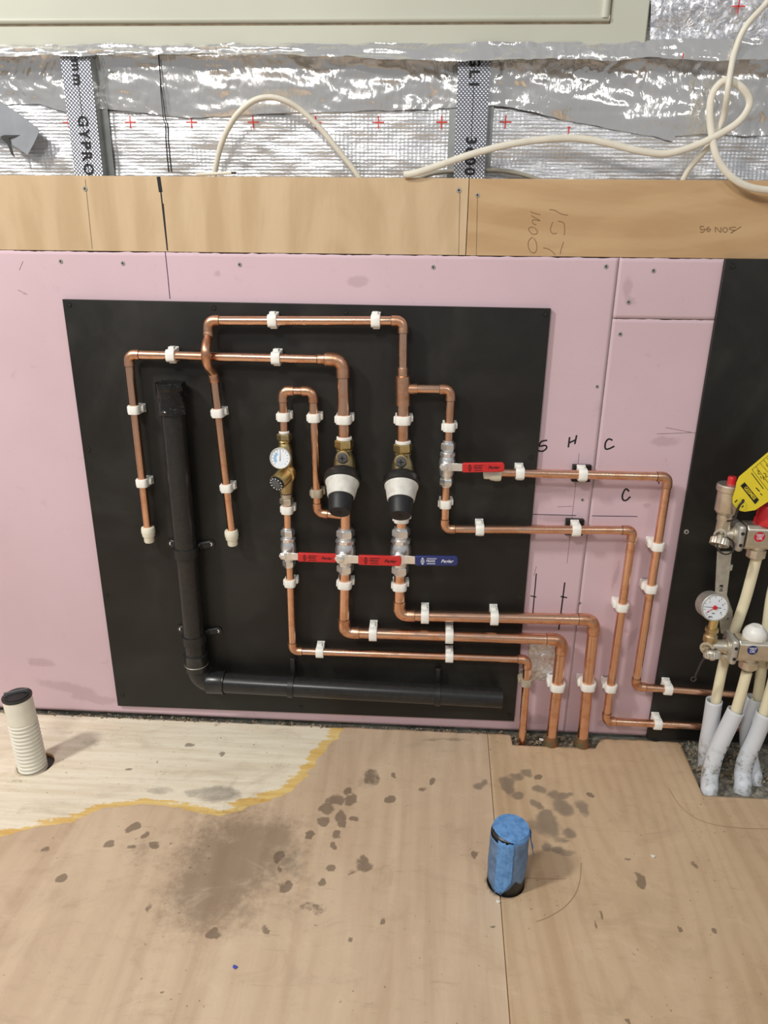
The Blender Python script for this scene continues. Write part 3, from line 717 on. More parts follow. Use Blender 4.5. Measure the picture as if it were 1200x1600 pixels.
# ------------------------------------------------------------------ BLACK BOARDS
BD = -.009
a, b, c_, d_ = wp(97, 467.5, BD), wp(861, 482, BD), wp(803, 1127, BD), wp(184, 1103, BD)
board = MB().prism([a, b, c_, d_], (0, .009 + PK_Y - .0002, 0)).build('backing_board', 'board', None, bevel=.0008)
tag(board, 'square black faced plywood board carrying the copper pipework', 'board')
rx0 = wp(1134, 404, BD).x; rz1 = wp(1134, 404, BD).z
board2 = MB().box(((rx0 + 1.4) / 2, (BD + PK_Y) / 2, (rz1 + .004) / 2), (1.4 - rx0, .0076, rz1 - .004)).build('backing_board', 'board', None, bevel=.0008)
tag(board2, 'black faced board behind the heating manifold at the right edge', 'board')
for (px, py) in ((908, 739), (897, 823)):
    k = mpp(px, py); c = wp(px, py, -.006)
    tag(MB().box((c.x, (PK_Y - .0002 - .0112) / 2, c.z), (.034, .0112 + PK_Y, .032)).build('packing_block', 'board', None, bevel=.0006),
        'small black packing square behind the %s clip on the pink board' % ('upper' if py < 800 else 'lower'), 'packer')

# screws: shared meshes
def screw_mesh(name, mat):
    mb = MB().lathe([(.0002, -.0006), (.0018, -.0006), (.0020, -.0012), (.0040, -.0012), (.0046, -.0002), (.0046, .0006)], (0, 0, 0), (0, 1, 0), 16)
    me = bpy.data.meshes.new(name); me.from_pydata([tuple(q) for q in mb.v], [], mb.f); finish(me, 30)
    me.materials.append(M[mat]); me.materials.append(M['hole'])
    for p in me.polygons:
        if max((Vector(me.vertices[i].co) - Vector((0, me.vertices[i].co.y, 0))).length for i in p.vertices) < .0021: p.material_index = 1
    return me
SCR = screw_mesh('screw', 'screw'); SCRB = screw_mesh('screw_dark', 'screw_black')
def screw(px, py, y, parent, me=SCR, s=1.0):
    o = bpy.data.objects.new('screw', me); COL.objects.link(o); o.parent = parent; o.scale = (s, s, s)
    o.location = wp(px, py, y) - ORG[parent.name]
for q in ((95, 408.5), (192, 411.5), (374.5, 413.5), (677, 417.5), (947, 416.5)): screw(*q, PK_Y, pk_main, s=.85)
for q in ((933, 604), (910, 781), (905.5, 942), (191, 1034)): screw(*q, PK_Y, pk_main if q[0] < 925 else pk_main, s=.7)
for q in ((1021, 423), (982, 472)): screw(*q, PK_Y, pk_top, s=.85)
screw(969, 522, PK_Y, pk_low, s=.85)
screw(133, 295, 0, ply_a, s=.9); screw(717, 297.5, 0, ply_a, s=.9); screw(746, 305, 0, ply_b, s=.8)
for q in ((108, 476), (334, 481), (540, 487.5), (852, 490.5), (829.5, 714), (812, 933), (191.5, 1087), (796, 1117), (138, 702), (166, 930), (470, 1105)): screw(*q, BD, board, SCRB)
for q in ((1144.5, 415.5), (1072.5, 831)): screw(*q, BD, board2, SCR if q[1] > 800 else SCRB, s=1.05)

# ------------------------------------------------------------------ COPPER RUNS
D15, D22 = -.0305, -.0345
R15, R22 = .0081, .0112
SEGS = []           # (p, q, r) for the clips
def cyl(mb, p, q, r, seg=20): return mb.tube([p, q], r, seg)
def arc_corner(p, c, q, R):
    """points of an arc rounding the corner p-c-q with setback R"""
    a = (p - c).normalized(); b = (q - c).normalized(); out = []
    A = c + a * R; B = c + b * R
    for k in range(9):
        t = k / 8 * math.pi / 2
        out.append(c + a * R * (1 - math.sin(t)) + b * R * (1 - math.cos(t)))
    return out
def elbow(parent, p, c, q, r, R=None, L=None):
    R = R or (.0115 if r < .009 else .0165); L = L or (.0085 if r < .009 else .0145)
    a = (p - c).normalized(); b = (q - c).normalized(); ro = r + .0012
    arc = arc_corner(p, c, q, R)
    path = [c + a * (R + L), c + a * (R + .001)] + arc + [c + b * (R + .001), c + b * (R + L)]
    MB().tube(path, [ro] * 2 + [ro * .985] * len(arc) + [ro] * 2, 22).build('elbow', 'fitting', parent, angle=40)
    for d in (a, b):
        MB().tube([c + d * (R + L - .0004), c + d * (R + L + .0011)], r + .0005, 20).build('solder_ring', 'solder', parent)
def run(label, pts, r, rs=None, parent=None, corners=True, group=None):
    pts = [Vector(p) for p in pts]
    if parent is None:
        lo = min(pts, key=lambda p: p.z)
        parent = thing('copper_pipe', label, 'pipe', lo, group)
    n = len(pts)
    for i in range(n - 1):
        p, q = pts[i], pts[i + 1]; t = (q - p).normalized(); rr = rs[i] if rs else r
        e0 = .008 if (i > 0 and corners) else 0; e1 = .008 if (i < n - 2 and corners) else 0
        cyl(MB(), p + t * e0, q - t * e1, rr).build('pipe', 'copper', parent)
        SEGS.append((p, q, rr))
        if i < n - 2 and corners:
            re = max(rr, rs[i + 1]) if rs else r
            elbow(parent, p, q, pts[i + 2], re)
    return parent
def W15(px, py): return wp(px, py, D15)
def W22(px, py): return wp(px, py, D22)
DM = (D15 + D22) / 2

def end_cap(parent, p, d, r=.0125):
    d = d.normalized()
    MB().lathe([(.0088, -.020), (.0122, -.0195), (.0132, -.016), (.0132, -.008), (.0122, -.006), (.0122, -.002), (.0108, 0), (.0098, .002), (.0098, .010), (.0086, .012), (.0, .012)], p, d, 24).build('end_cap', 'cream', parent)

# A: far left drop, over the top, down to the left reducing valve
pA = [W15(231.8, 832), W15(200.5, 554), wp(535.5, 562, D22), W22(537.8, 694)]
tA = run('copper pipe from the leftmost white end cap over to the left pressure reducing valve', pA, R15, [R15, R15, R22])
end_cap(tA, W15(232.6, 838), pA[0] - pA[1])
d = (pA[1] - pA[2]).normalized(); c = pA[2] + d * .031
MB().lathe([(.0088, .014), (.0089, .0135), (.0089, .003), (.0118, -.002), (.0118, -.006)], c, d, 22).build('reducer', 'fitting', tA)
MB().lathe([(.0092, .013), (.0092, .0146), (.0078, .0148)], c, d, 20).build('solder_ring', 'solder', tA)

# B: second drop with a full crossover, over the top, tee, to the right reducing valve and the branch valve
bb = [W15(362.5, 832), W15(334.6, 594)]
be = [W15(325.6, 522), W15(325, 501), W15(630, 501.5), W22(629.2, 592)]
tB = thing('copper_pipe', 'copper pipe looping in front of another pipe, with a tee feeding the right reducing valve', 'pipe', bb[0])
end_cap(tB, W15(362.8, 843), bb[0] - bb[1])
run('', [bb[0], bb[1]], R15, parent=tB)
XO = -.027
cr = smooth_path([bb[1] - (bb[1] - bb[0]).normalized() * .004, bb[1] + Vector((-.0005, -.001, .012)), wp(324.5, 571, D15 + XO * .72), wp(321.5, 553, D15 + XO), wp(322.5, 540, D15 + XO * .75), be[0] + Vector((0, -.0015, -.004)), be[0] + Vector((0, 0, .012))], 7)
MB().tube(cr, R15 + .0004, 20).build('crossover_bend', 'fitting', tB)
t = (bb[1] - bb[0]).normalized()
MB().lathe([(R15 + .001, -.002), (R15 + .0014, -.001), (R15 + .0014, .013), (R15 + .0004, .015)], bb[1] - t * .002, t, 20).build('socket', 'fitting', tB)
MB().lathe([(R15 + .001, -.002), (R15 + .0014, -.001), (R15 + .0014, .008), (R15 + .0004, .010)], be[0] - Vector((0, 0, .004)), (0, 0, 1), 20).build('socket', 'fitting', tB)
run('', [be[0], be[1], be[2], be[3]], R15, parent=tB)
teeT, teeB = W22(629.4, 587), W22(630, 633)
MB().lathe([(R15 + .0012, .0145), (R15 + .0014, .014), (R15 + .0014, 0), (R22 + .0018, -.001), (R22 + .0020, -.003), (R22 + .0020, -(teeT - teeB).length), (R22, -(teeT - teeB).length - .0005)], teeT, teeT - teeB, 24).build('tee', 'fitting', tB)
run('', [teeB + Vector((0, 0, .01)), W22(629, 694)], R22, parent=tB)
br = [wp(629.8, 607.5, D22), wp(704.6, 608.2, D15), W15(700.2, 697)]
run('', br, R15, parent=tB)
t = (br[1] - br[0]).normalized()
MB().lathe([(R15 + .0013, 0), (R15 + .0013, .0245), (R15, .025)], br[0], t, 20).build('tee_branch', 'fitting', tB)

# C: branch below the third red-handled valve
pC = [W15(697.0, 750), W15(694.3, 826.6), W15(989, 828.5), W15(946.3, 1126.5), wp(1215, 1140.5, D15)]
run('lower copper pipe from the upper red handled valve to the manifold board', pC, R15)
# D: pipe with a cap hidden behind the upper red handle
pD = [W15(778, 738.3), W15(1044, 745), W15(992.6, 1072.5), wp(1215, 1090, D15)]
tD = run('copper pipe capped behind the upper red handle and running to the manifold board', pD, R15)
end_cap(tD, W15(766, 740.5) , pD[0] - pD[1])
# E: mixing valve U-loop into the hot main
pE = [W15(444.2, 690), W15(441.6, 610.2), W15(489, 611), W15(496.2, 801.5), wp(540, 806, D22)]
tE = thing('copper_pipe', 'copper U-loop over the mixing valve joining the short pipe under the left reducing valve', 'pipe', wp(540.2, 836, D22))
run('', pE, R15, parent=tE)
run('', [wp(539.2, 780, D22), wp(540.2, 838, D22)], R22, parent=tE)
# F, G short pieces above the two other valves
run('short copper stub between the mixing valve and the small red handled valve', [W15(448.2, 776), W15(450, 838)], R15)
run('short copper stub between the right reducing valve and the blue handled valve', [W22(627.6, 776), W22(627, 838)], R22)
# H, I, J lower runs into the floor
def floor_point(px, py, y): q = wp(px, py, y); q.z = -.02; return q
pH = [W15(452.4, 884), W15(457.2, 1017), W15(824.5, 1030.2), floor_point(815.8, 1158, D15)]
tH = run('thin copper pipe from the small red handled valve into the floor, lowest run', pH, R15)
pI = [W22(539.2, 892), W22(537.2, 988), W22(878.5, 999.3), floor_point(860, 1165, D22)]
tI = run('thick copper pipe from the middle red handled valve to the floor, middle run', pI, R22)
pJ = [W22(625, 894), W22(623.4, 961.2), W22(928.5, 968.2), floor_point(909, 1165, D22)]
tJ = run('thick copper pipe from the blue handled valve to the floor, right of the others', pJ, R22)
for tt, pp, r in ((tI, pI, R22), (tJ, pJ, R22)):
    t = (pp[2] - pp[3]).normalized()
    MB().lathe([(r + .0065, -.004), (r + .005, .016), (r + .0032, .030), (r + .0012, .041), (r, .042)], pp[3], t, 14).build('mortar_collar', 'stained', tt)

# ------------------------------------------------------------------ PIPE CLIPS
_CL = {}
def clip_meshes(r, h, mat):
    key = (round(r, 5), round(h, 4), mat)
    if key in _CL: return _CL[key]
    half = .0078; n = 40; t = .0030; wx = r + t
    def outer(th):
        cx, cy = math.cos(th), math.sin(th)          # x sideways, y towards the wall
        best = 9
        # rounded front, straight sides running back to the wall
        if cy <= 0:
            p = 3.2
            return wx / ((abs(cx) ** p + abs(cy) ** p) ** (1 / p))
        return min(wx / max(abs(cx), 1e-6), h / max(cy, 1e-6))
    vs = []; fs = []
    for z in (-half, half):
        for k in range(n):
            th = 2 * math.pi * k / n + .001; R = outer(th)
            vs.append((R * math.cos(th), R * math.sin(th), z))
        for k in range(n):
            th = 2 * math.pi * k / n + .001
            vs.append((r * math.cos(th), r * math.sin(th), z))
    o0, i0, o1, i1 = 0, n, 2 * n, 3 * n
    for k in range(n):
        j = (k + 1) % n
        fs += [(o0 + k, o0 + j, o1 + j, o1 + k), (i0 + k, i1 + k, i1 + j, i0 + j), (o0 + k, i0 + k, i0 + j, o0 + j), (o1 + k, o1 + j, i1 + j, i1 + k)]
    def mk(name, mb):
        me = bpy.data.meshes.new(name); me.from_pydata([tuple(q) for q in mb.v], [], mb.f)
        bm = bmesh.new(); bm.from_mesh(me); bmesh.ops.recalc_face_normals(bm, faces=bm.faces)
        bmesh.ops.bevel(bm, geom=[e for e in bm.edges if e.calc_face_angle(0) > .7], offset=.0007, segments=2, affect='EDGES', profile=.5)
        bm.to_mesh(me); bm.free(); finish(me, 40); me.materials.append(M[mat]); return me
    band = mk('band', MB().add(vs, fs))
    base = mk('base', MB().box((.0012, h - .002, 0), (2 * wx + .003, .0038, half * 2)))
    lug = MB().box((wx + .0014, h * .45, .0012), (.0052, h * .62, half * 1.25)).box((wx + .0002, h * .7, .0002), (.0030, h * .55, half * 1.9))
    latch = mk('latch', lug)
    hinge = mk('hinge', MB().box((-wx - .0008, r * .4, -.001), (.0036, r * 1.0, half * 1.5)))
    _CL[key] = (band, base, latch, hinge); return _CL[key]
def pipe_clip(px, py, label, on=BD, mat='clip', flipx=False, group='white plastic pipe clips'):
    best = None
    for (p, q, r) in SEGS:
        for depth in (p.y,):
            c = wp(px, py, depth); v = q - p; t = max(0, min(1, (c - p).dot(v) / v.length_squared)); e = (p + v * t - c).length
            if best is None or e < best[0]: best = (e, p + v * t, v.normalized(), r)
    e, c, v, r = best
    h = on - c.y if on > c.y else .02
    o = thing('pipe_clip', label, 'clip', c, group)
    horiz = abs(v.x) > abs(v.z)
    if horiz: ang = -math.pi / 2 - math.atan2(v.z, v.x) * (1 if v.x > 0 else 1) if v.x > 0 else -math.pi / 2 - math.atan2(-v.z, -v.x)
    else:
        if v.z < 0: v = -v
        ang = math.atan2(v.x, v.z)
    if flipx: ang += math.pi
    o.rotation_euler = (0, ang, 0)
    for nm, me in zip(('band', 'base', 'latch', 'hinge'), clip_meshes(r, h, mat)):
        k = bpy.data.objects.new(nm, me); COL.objects.link(k); k.parent = o
    return o
PK = PK_Y
for a in [
    (268, 554.5, 'white pipe clip on the horizontal pipe left of the crossover bend'),
    (432, 559.5, 'white pipe clip on the horizontal pipe right of the crossover bend, second pipe down'),
    (213, 640, 'upper white pipe clip on the leftmost vertical copper pipe'),
    (228, 754, 'lower white pipe clip on the leftmost vertical copper pipe'),
    (538, 655, 'wide white pipe clip above the left pressure reducing valve'),
    (426, 500, 'left white pipe clip on the topmost copper pipe'),
    (587, 501.5, 'right white pipe clip on the topmost copper pipe, beside its elbow'),
    (343, 645, 'upper white pipe clip on the vertical pipe below the crossover bend'),
    (355, 762, 'lower white pipe clip on the vertical pipe below the crossover bend'),
    (629.5, 656, 'wide white pipe clip above the right pressure reducing valve'),
    (702, 667, 'white pipe clip just above the upper red handled valve'),
    (694.5, 787, 'white pipe clip just below the upper red handled valve'),
    (749.5, 827, 'white pipe clip on the horizontal pipe right of the branch elbow'),
    (812, 739.5, 'white pipe clip just right of the upper red handle'),
    (445, 651, 'white pipe clip on the left leg of the U-loop'),
    (491.5, 652.5, 'white pipe clip on the right leg of the U-loop'),
    (450, 796, 'white pipe clip between the mixing valve and the small red handled valve'),
    (454, 910, 'white pipe clip below the small red handled valve'),
    (500, 1018, 'left white pipe clip on the lowest thin horizontal pipe'),
    (702, 1025.5, 'white pipe clip on the lowest thin horizontal pipe, under another clip'),
    (539, 912, 'wide white pipe clip below the middle red handled valve'),
    (583, 990, 'left wide white pipe clip on the middle thick horizontal pipe'),
    (702, 993.5, 'wide white pipe clip on the middle thick horizontal pipe, touching the clip below'),
    (627.3, 809, 'wide white pipe clip half hidden under the right reducing valve knob'),
    (625, 915, 'wide white pipe clip below the blue handled valve'),
    (664, 962.3, 'left wide white pipe clip on the uppermost thick horizontal pipe'),
    (772, 965, 'right wide white pipe clip on the uppermost thick horizontal pipe'),
    (1043, 1076, 'white pipe clip on the upper pipe entering the manifold board'),
    (1027, 1129.5, 'white pipe clip on the lower pipe entering the manifold board')]:
    pipe_clip(*a)
pipe_clip(497, 770, 'grimy grey pipe clip low on the right leg of the U-loop', mat='clip_dirty')
pipe_clip(910, 741, 'white pipe clip on the upper black packing square', on=-.0112, flipx=False)
pipe_clip(900, 827.5, 'white pipe clip on the lower black packing square', on=-.0112)
for a in [
    (970, 948, 'white pipe clip on the inner of two long vertical pipes over pink board'),
    (954.5, 1074, 'white pipe clip near the bottom of the inner long vertical pipe, by the floor pipes'),
    (1026, 853, 'upper white pipe clip on the outer long vertical pipe'),
    (1013.5, 919, 'lower white pipe clip on the outer long vertical pipe'),
    (871, 1072, 'wide white pipe clip on the middle pipe entering the floor'),
    (918.5, 1071, 'wide white pipe clip on the right pipe entering the floor')]:
    pipe_clip(a[0], a[1], a[2], on=PK, flipx=True)
pipe_clip(821.5, 1065, 'chipped grimy pipe clip on the thin pipe entering the floor', on=PK, mat='clip_dirty', flipx=True)

# ------------------------------------------------------------------ LEVER VALVES
def lever_valve(px, y0, y1, px2, small, lever, colour, ink, label):
    """axis from (px,y0) top to (px2,y1) bottom; lever=(xl,yl,xr,yr) sleeve centre line in pixels"""
    D = D15 if small else D22; r = R15 if small else R22
    T = wp(px, y0, D); B = wp(px2, y1, D); ax = (T - B); L = ax.length; a = ax.normalized()
    o = thing('lever_valve', label, 'valve', B, 'ball valves with lever handles')
    k = r * (1.70 if small else 1.62); R = k
    at = lambda f: B + a * (L * f)
    MB().hexnut(at(0), a, R * .93, L * .17).lathe([(r * 1.12, -.0025), (r * 1.2, -.001), (r * 1.2, .002)], at(0), a, 20).build('compression_nut', 'chrome', o)
    MB().hexnut(at(.81), a, R * .98, L * .17).lathe([(r * 1.25, 0), (r * 1.2, .003), (r * 1.02, .0045)], at(.975), a, 20).build('compression_nut', 'chrome', o)
    MB().lathe([(R * .78, L * .16), (R * .80, L * .22), (R * .92, L * .24), (R * 1.0, L * .33), (R * 1.08, L * .42), (R * 1.1, L * .5), (R * 1.04, L * .60), (R * .9, L * .67), (R * .98, L * .675), (R * .98, L * .76), (R * .8, L * .77), (R * .78, L * .82)], B, a, 12).build('body', 'chrome', o)
    MB().hexnut(at(.68), a, R * 1.06, L * .085, 8).build('body_collar', 'chrome', o)
    f = Vector((0, -1, 0)); zm = wp(lever[0], lever[1], D - R * 1.5 - .004).z - .001
    mid = at((zm - B.z) / (T.z - B.z)) + Vector((-.0055, 0, 0))
    MB().lathe([(R * .55, 0), (R * .55, R * 1.25), (R * .42, R * 1.25), (R * .42, R * 1.62), (R * .3, R * 1.62), (R * .3, R * 1.75), (0, R * 1.75)], mid, f, 20).build('stem', 'chrome', o)
    MB().hexnut(mid + f * R * 1.62, f, R * .42, .004).build('stem_nut', 'chrome', o)
    yl = mid.y - R * 1.5
    xl, zl_, xr, zr_ = lever
    P = wp(xl, zl_, yl - .004); Q = wp(xr, zr_, yl - .004)
    lv = (Q - P).normalized(); up_ = Vector((-lv.z, 0, lv.x)); hh = .0098 if not small else .0088
    # bare metal arm, bent between stem and sleeve
    s = mid + f * R * 1.5
    hb = R * .62
    loop = [s + Vector((-hb * .8, 0, hb * .7)), s + Vector((-hb * 1.1, 0, 0)), s + Vector((-hb * .6, 0, -hb * .8)), s + Vector((hb * .9, 0, -hb * .9)), s + lv * .014 - up_ * hh * .8, s + lv * .014 + up_ * hh * .85, s + Vector((hb * .8, 0, hb * .95))]
    arm = MB().prism(loop, (0, -.0022, 0))
    e = s + lv * .0138; pl = P - lv * .0005
    prof = [e + Vector((0, 0, 0)), pl + Vector((0, .002, 0))]
    w = hh * .82
    arm.add([prof[0] + up_ * w, prof[0] - up_ * w, prof[1] + up_ * w, prof[1] - up_ * w, prof[0] + up_ * w + f * .0022, prof[0] - up_ * w + f * .0022, prof[1] + up_ * w + f * .0022, prof[1] - up_ * w + f * .0022],
            [(0, 1, 3, 2), (4, 6, 7, 5), (0, 2, 6, 4), (1, 5, 7, 3), (0, 4, 5, 1), (2, 3, 7, 6)])
    arm.build('lever_arm', 'chrome', o, bevel=.0004)
    n = []
    Lh = (Q - P).length
    for (u, vv) in ((0, -hh), (Lh - .004, -hh), (Lh - .001, -hh * .8), (Lh, -hh * .4), (Lh, hh * .4), (Lh - .001, hh * .8), (Lh - .004, hh), (0, hh)):
        n.append(P + lv * u + up_ * vv + Vector((0, .0035, 0)))
    sl = MB().prism(n, (0, -.007, 0)).build('handle_sleeve', colour, o, bevel=.0016, bseg=3)
    yf = P.y + .0035 - .007 - .0003
    mb = MB()
    C = lambda u, vv: Vector((P.x, yf, P.z)) + Vector((lv.x, 0, lv.z)) * (Lh * u) + up_ * (hh * vv)
    put_text(mb, 'Pegler', C(.74, 0), lv, up_, hh * .92, .02, .35)
    put_text(mb, 'PB300', C(.36, 0), lv, up_, hh * .66, .012)
    for vv, x0, x1 in ((.52, .27, .50), (-.52, .27, .47)):
        mb.add(*ribbon([C(x0, vv), C(x1, vv)], hh * .13))
    cx = .17
    mb.add([C(cx, .78), C(cx - .035, .42), C(cx + .035, .42), C(cx, -.78), C(cx - .035, -.42), C(cx + .035, -.42)], [(0, 1, 2), (3, 5, 4)])
    for vv in (.22, -.02, -.24): mb.add(*ribbon([C(cx - .045, vv), C(cx + .045, vv)], hh * .11))
    q = mb.build('printed_lettering', ink, sl, angle=0)
    return o
lever_valve(449.4, 826, 884, 452, True, (466, 870, 526.5, 872), 'red', 'ink', 'small chrome ball valve with red handle, leftmost in the lower row')
lever_valve(540, 826, 893, 539.4, False, (560.5, 874.5, 627, 876.5), 'red', 'ink', 'large chrome ball valve with red handle, middle of the lower row')
lever_valve(627, 824, 896, 625, False, (649, 875.5, 715.5, 876), 'blue', 'ink_white', 'large chrome ball valve with blue handle, right end of the lower row')
vB = lever_valve(700.6, 690, 758, 697.2, True, (723, 730.5, 788, 729.5), 'red', 'ink', 'chrome ball valve with red handle, upper right beside the board edge')

# ------------------------------------------------------------------ PRESSURE REDUCING VALVES
def reducing_valve(px, py, ynut, label):
    c = wp(px, py, D22); top = wp(px + 1, ynut, D22)
    o = thing('pressure_reducing_valve', label, 'valve', wp(px, 800, D22), 'angled pressure reducing valves')
    up_ = Vector((0, 0, 1))
    MB().lathe([(.0126, 0), (.0142, .001), (.0142, .005), (.0122, .006)], top + up_ * .0155, up_, 24).build('thread_tape', 'ptfe', o)
    MB().hexnut(top, up_, .0178, .0165).build('union_nut', 'brass', o)
    MB().lathe([(.0150, -.001), (.0158, -.003), (.0138, -.005), (.0145, -.010), (.0190, -.022), (.0205, -.036), (.0195, -.056), (.0150, -.070), (.0140, -.095), (.0135, -.105)], top, up_, 32).build('body', 'brass_dull', o)
    a = Vector((0, -.74, -.67)).normalized()
    s = c + Vector((0, .004, .0))
    MB().lathe([(.013, .002), (.018, .012), (.0245, .017), (.0315, .022), (.0342, .027), (.0342, .039), (.0318, .0405), (.010, .0405)], s, a, 40).build('spring_collar', 'black', o)
    cone = MB().lathe([(.0300, .039), (.0312, .0405), (.0308, .044), (.0292, .046), (.0252, .068), (.0240, .071), (.01, .071)], s, a, 40).build('bonnet', 'white_worn', o)
    kn = MB().lathe([(.0225, .068), (.0232, .070), (.0222, .078), (.0198, .098), (.0186, .1015), (.004, .1015), (.0035, .1005), (0, .1005)], s, a, 40).build('adjusting_knob', 'knob', o)
    MB().lathe([(.0013, 0), (.0016, .0008), (0, .001)], s + a * .1012, a, 12).build('knob_screw', 'dark_steel', kn)
    # gauge port plug, facing the room
    g = wp(px - 2, ynut + 15.5, D22 - .0235); f = Vector((0, -1, -.12)).normalized()
    pl = MB().lathe([(.0090, -.006), (.0092, 0), (.0082, .0022), (.0, .0022)], g, f, 24).build('port_plug', 'grey', o)
    r_ = Vector((1, 0, 0)); u_ = r_.cross(f).normalized()
    if u_.z < 0: u_ = -u_
    mb = MB()
    for p_, q_ in ((r_, u_), (u_, r_)):
        cc = g + f * .0025
        mb.add([cc + p_ * .005 + q_ * .0010, cc + p_ * .005 - q_ * .0010, cc - p_ * .005 - q_ * .0010, cc - p_ * .005 + q_ * .0010], [(0, 1, 2, 3)])
    mb.build('plug_slot', 'hole', pl, angle=0)
    MB().lathe([(.0120, -.012), (.0122, 0), (.0098, .0012), (.0094, .0012)], g - f * .002, f, 28, caps=False).build('port_boss', 'brass_dull', o)
    # moulded rings in the white bonnet
    return o
reducing_valve(537, 726, 700, 'angled pressure reducing valve with white bonnet and black knob, left of two')
reducing_valve(628.5, 731, 706, 'angled pressure reducing valve with white bonnet and black knob, right of two')

# ------------------------------------------------------------------ MIXING VALVE WITH GAUGE
def dial_gauge(o, c, f, R, depth, case, needle_dir, ticks, name='gauge'):
    f = f.normalized(); r_ = Vector((1, 0, 0)); r_ = (r_ - f * r_.dot(f)).normalized(); u_ = f.cross(r_) * -1
    if u_.z < 0: u_ = -u_
    g = MB().lathe([(R * .9, -depth), (R * .96, -depth * .9), (R * .98, -.002), (R, -.001), (R, .002), (R * .95, .0028), (R * .90, .0022), (R * .89, .0004), (R * .5, .0004)], c, f, 40).build(name, case, o)
    MB().lathe([(R * .9, .0003), (R * .9, .0008), (0, .0008)], c, f, 40).build('dial_face', 'dial', g)
    mb = MB(); cc = c + f * .0012
    for k in range(ticks):
        th = math.radians(225 - 270 * k / (ticks - 1)); d = r_ * math.cos(th) + u_ * math.sin(th); n = f.cross(d)
        mb.add([cc + d * R * .82 + n * .0003, cc + d * R * .82 - n * .0003, cc + d * R * .68 - n * .0003, cc + d * R * .68 + n * .0003], [(0, 1, 2, 3)])
    mb.build('dial_ticks', 'ink', g, angle=0)
    def needle(dx, dz, L, w, mat, lift, back=.25):
        d = (r_ * dx + u_ * dz).normalized(); n = f.cross(d); q = c + f * lift
        MB().add([q - d * R * back + n * w, q - d * R * back - n * w, q + d * R * L - n * w * .4, q + d * R * L + n * w * .4], [(0, 1, 2, 3)]).build('needle', mat, g, angle=0)
    for nd in needle_dir: needle(*nd)
    return g, r_, u_
mx = thing('mixing_valve', 'brass thermostatic mixing valve with round temperature gauge and grey dial knob', 'valve', W15(448.4, 786))
topm = W15(444.2, 681); botm = W15(448, 786); am = (topm - botm).normalized()
MB().lathe([(.0084, 0), (.0094, .001), (.0098, .0035), (.0080, .0055)], topm + am * .004, am, 20).build('thread_tape', 'ptfe', mx)
MB().hexnut(topm - am * .008, am, .0138, .0125).build('union_nut', 'brass_dull', mx)
MB().lathe([(.0098, 0), (.0112, .002), (.0098, .006), (.0120, .012), (.0125, .020)], topm - am * .008, -am, 24).build('neck', 'brass', mx)
MB().lathe([(.0110, .016), (.0138, .022), (.0145, .030), (.0145, .086), (.0132, .092), (.0120, .106)], topm - am * .004, -am, 28).build('body', 'brass_dull', mx)
MB().hexnut(botm - am * .002, am, .0134, .0125).lathe([(.0112, .011), (.0112, .019)], botm, am, 20).build('union_nut', 'nickel', mx)
gc = wp(438, 716, D15 - .034); gf = Vector((-.12, -1, .22)).normalized()
MB().tube([gc - gf * .003, wp(445, 718, D15)], .0075, 16).build('gauge_stem', 'brass_dull', mx)
g, r_, u_ = dial_gauge(mx, gc, gf, .0193, .009, 'white_worn', [(.02, 1, .72, .0005, 'ink', .0018)], 13)
mb = MB(); q = gc + gf * .0010
arcp = [math.radians(a) for a in range(120, 226, 8)]
vs = []
for th in arcp:
    d = r_ * math.cos(th) + u_ * math.sin(th); vs += [q + d * .0193 * .64, q + d * .0193 * .38]
mb.add(vs, [(2 * i, 2 * i + 1, 2 * i + 3, 2 * i + 2) for i in range(len(arcp) - 1)]); mb.build('cold_zone', 'dial_blue', g, angle=0)
k0 = wp(450, 737, D15 - .004); k1 = wp(431.5, 756.5, D15 - .040); kd = (k1 - k0).normalized(); kl = (k1 - k0).length
MB().lathe([(.0170, -.002), (.0182, .004), (.0182, .009), (.0160, .011), (.0156, kl - .007), (.0150, kl - .004)], k0, kd, 32).build('knob_housing', 'brass', mx)
kb = MB().lathe([(.0142, kl - .0065), (.0145, kl - .003), (.0140, kl), (.0, kl)], k0, kd, 32).build('temperature_knob', 'knob', mx)
MB().lathe([(.0090, kl - .001), (.0090, kl + .0012), (.006, kl + .0018), (.0, kl + .0018)], k0, kd, 28).build('knob_centre', 'grey', kb)
ru = Vector((1, 0, 0)); ru = (ru - kd * ru.dot(kd)).normalized(); uu = kd.cross(ru); mb = MB(); q = k0 + kd * (kl + .0004)
for i in range(12):
    th = i * math.pi / 6; d = ru * math.cos(th) + uu * math.sin(th); n = kd.cross(d)
    mb.add([q + d * .0132 + n * .0011, q + d * .0132 - n * .0011, q + d * .0102 - n * .0009, q + d * .0102 + n * .0009], [(0, 1, 2, 3)])
mb.build('knob_marks', 'dial', kb, angle=0)

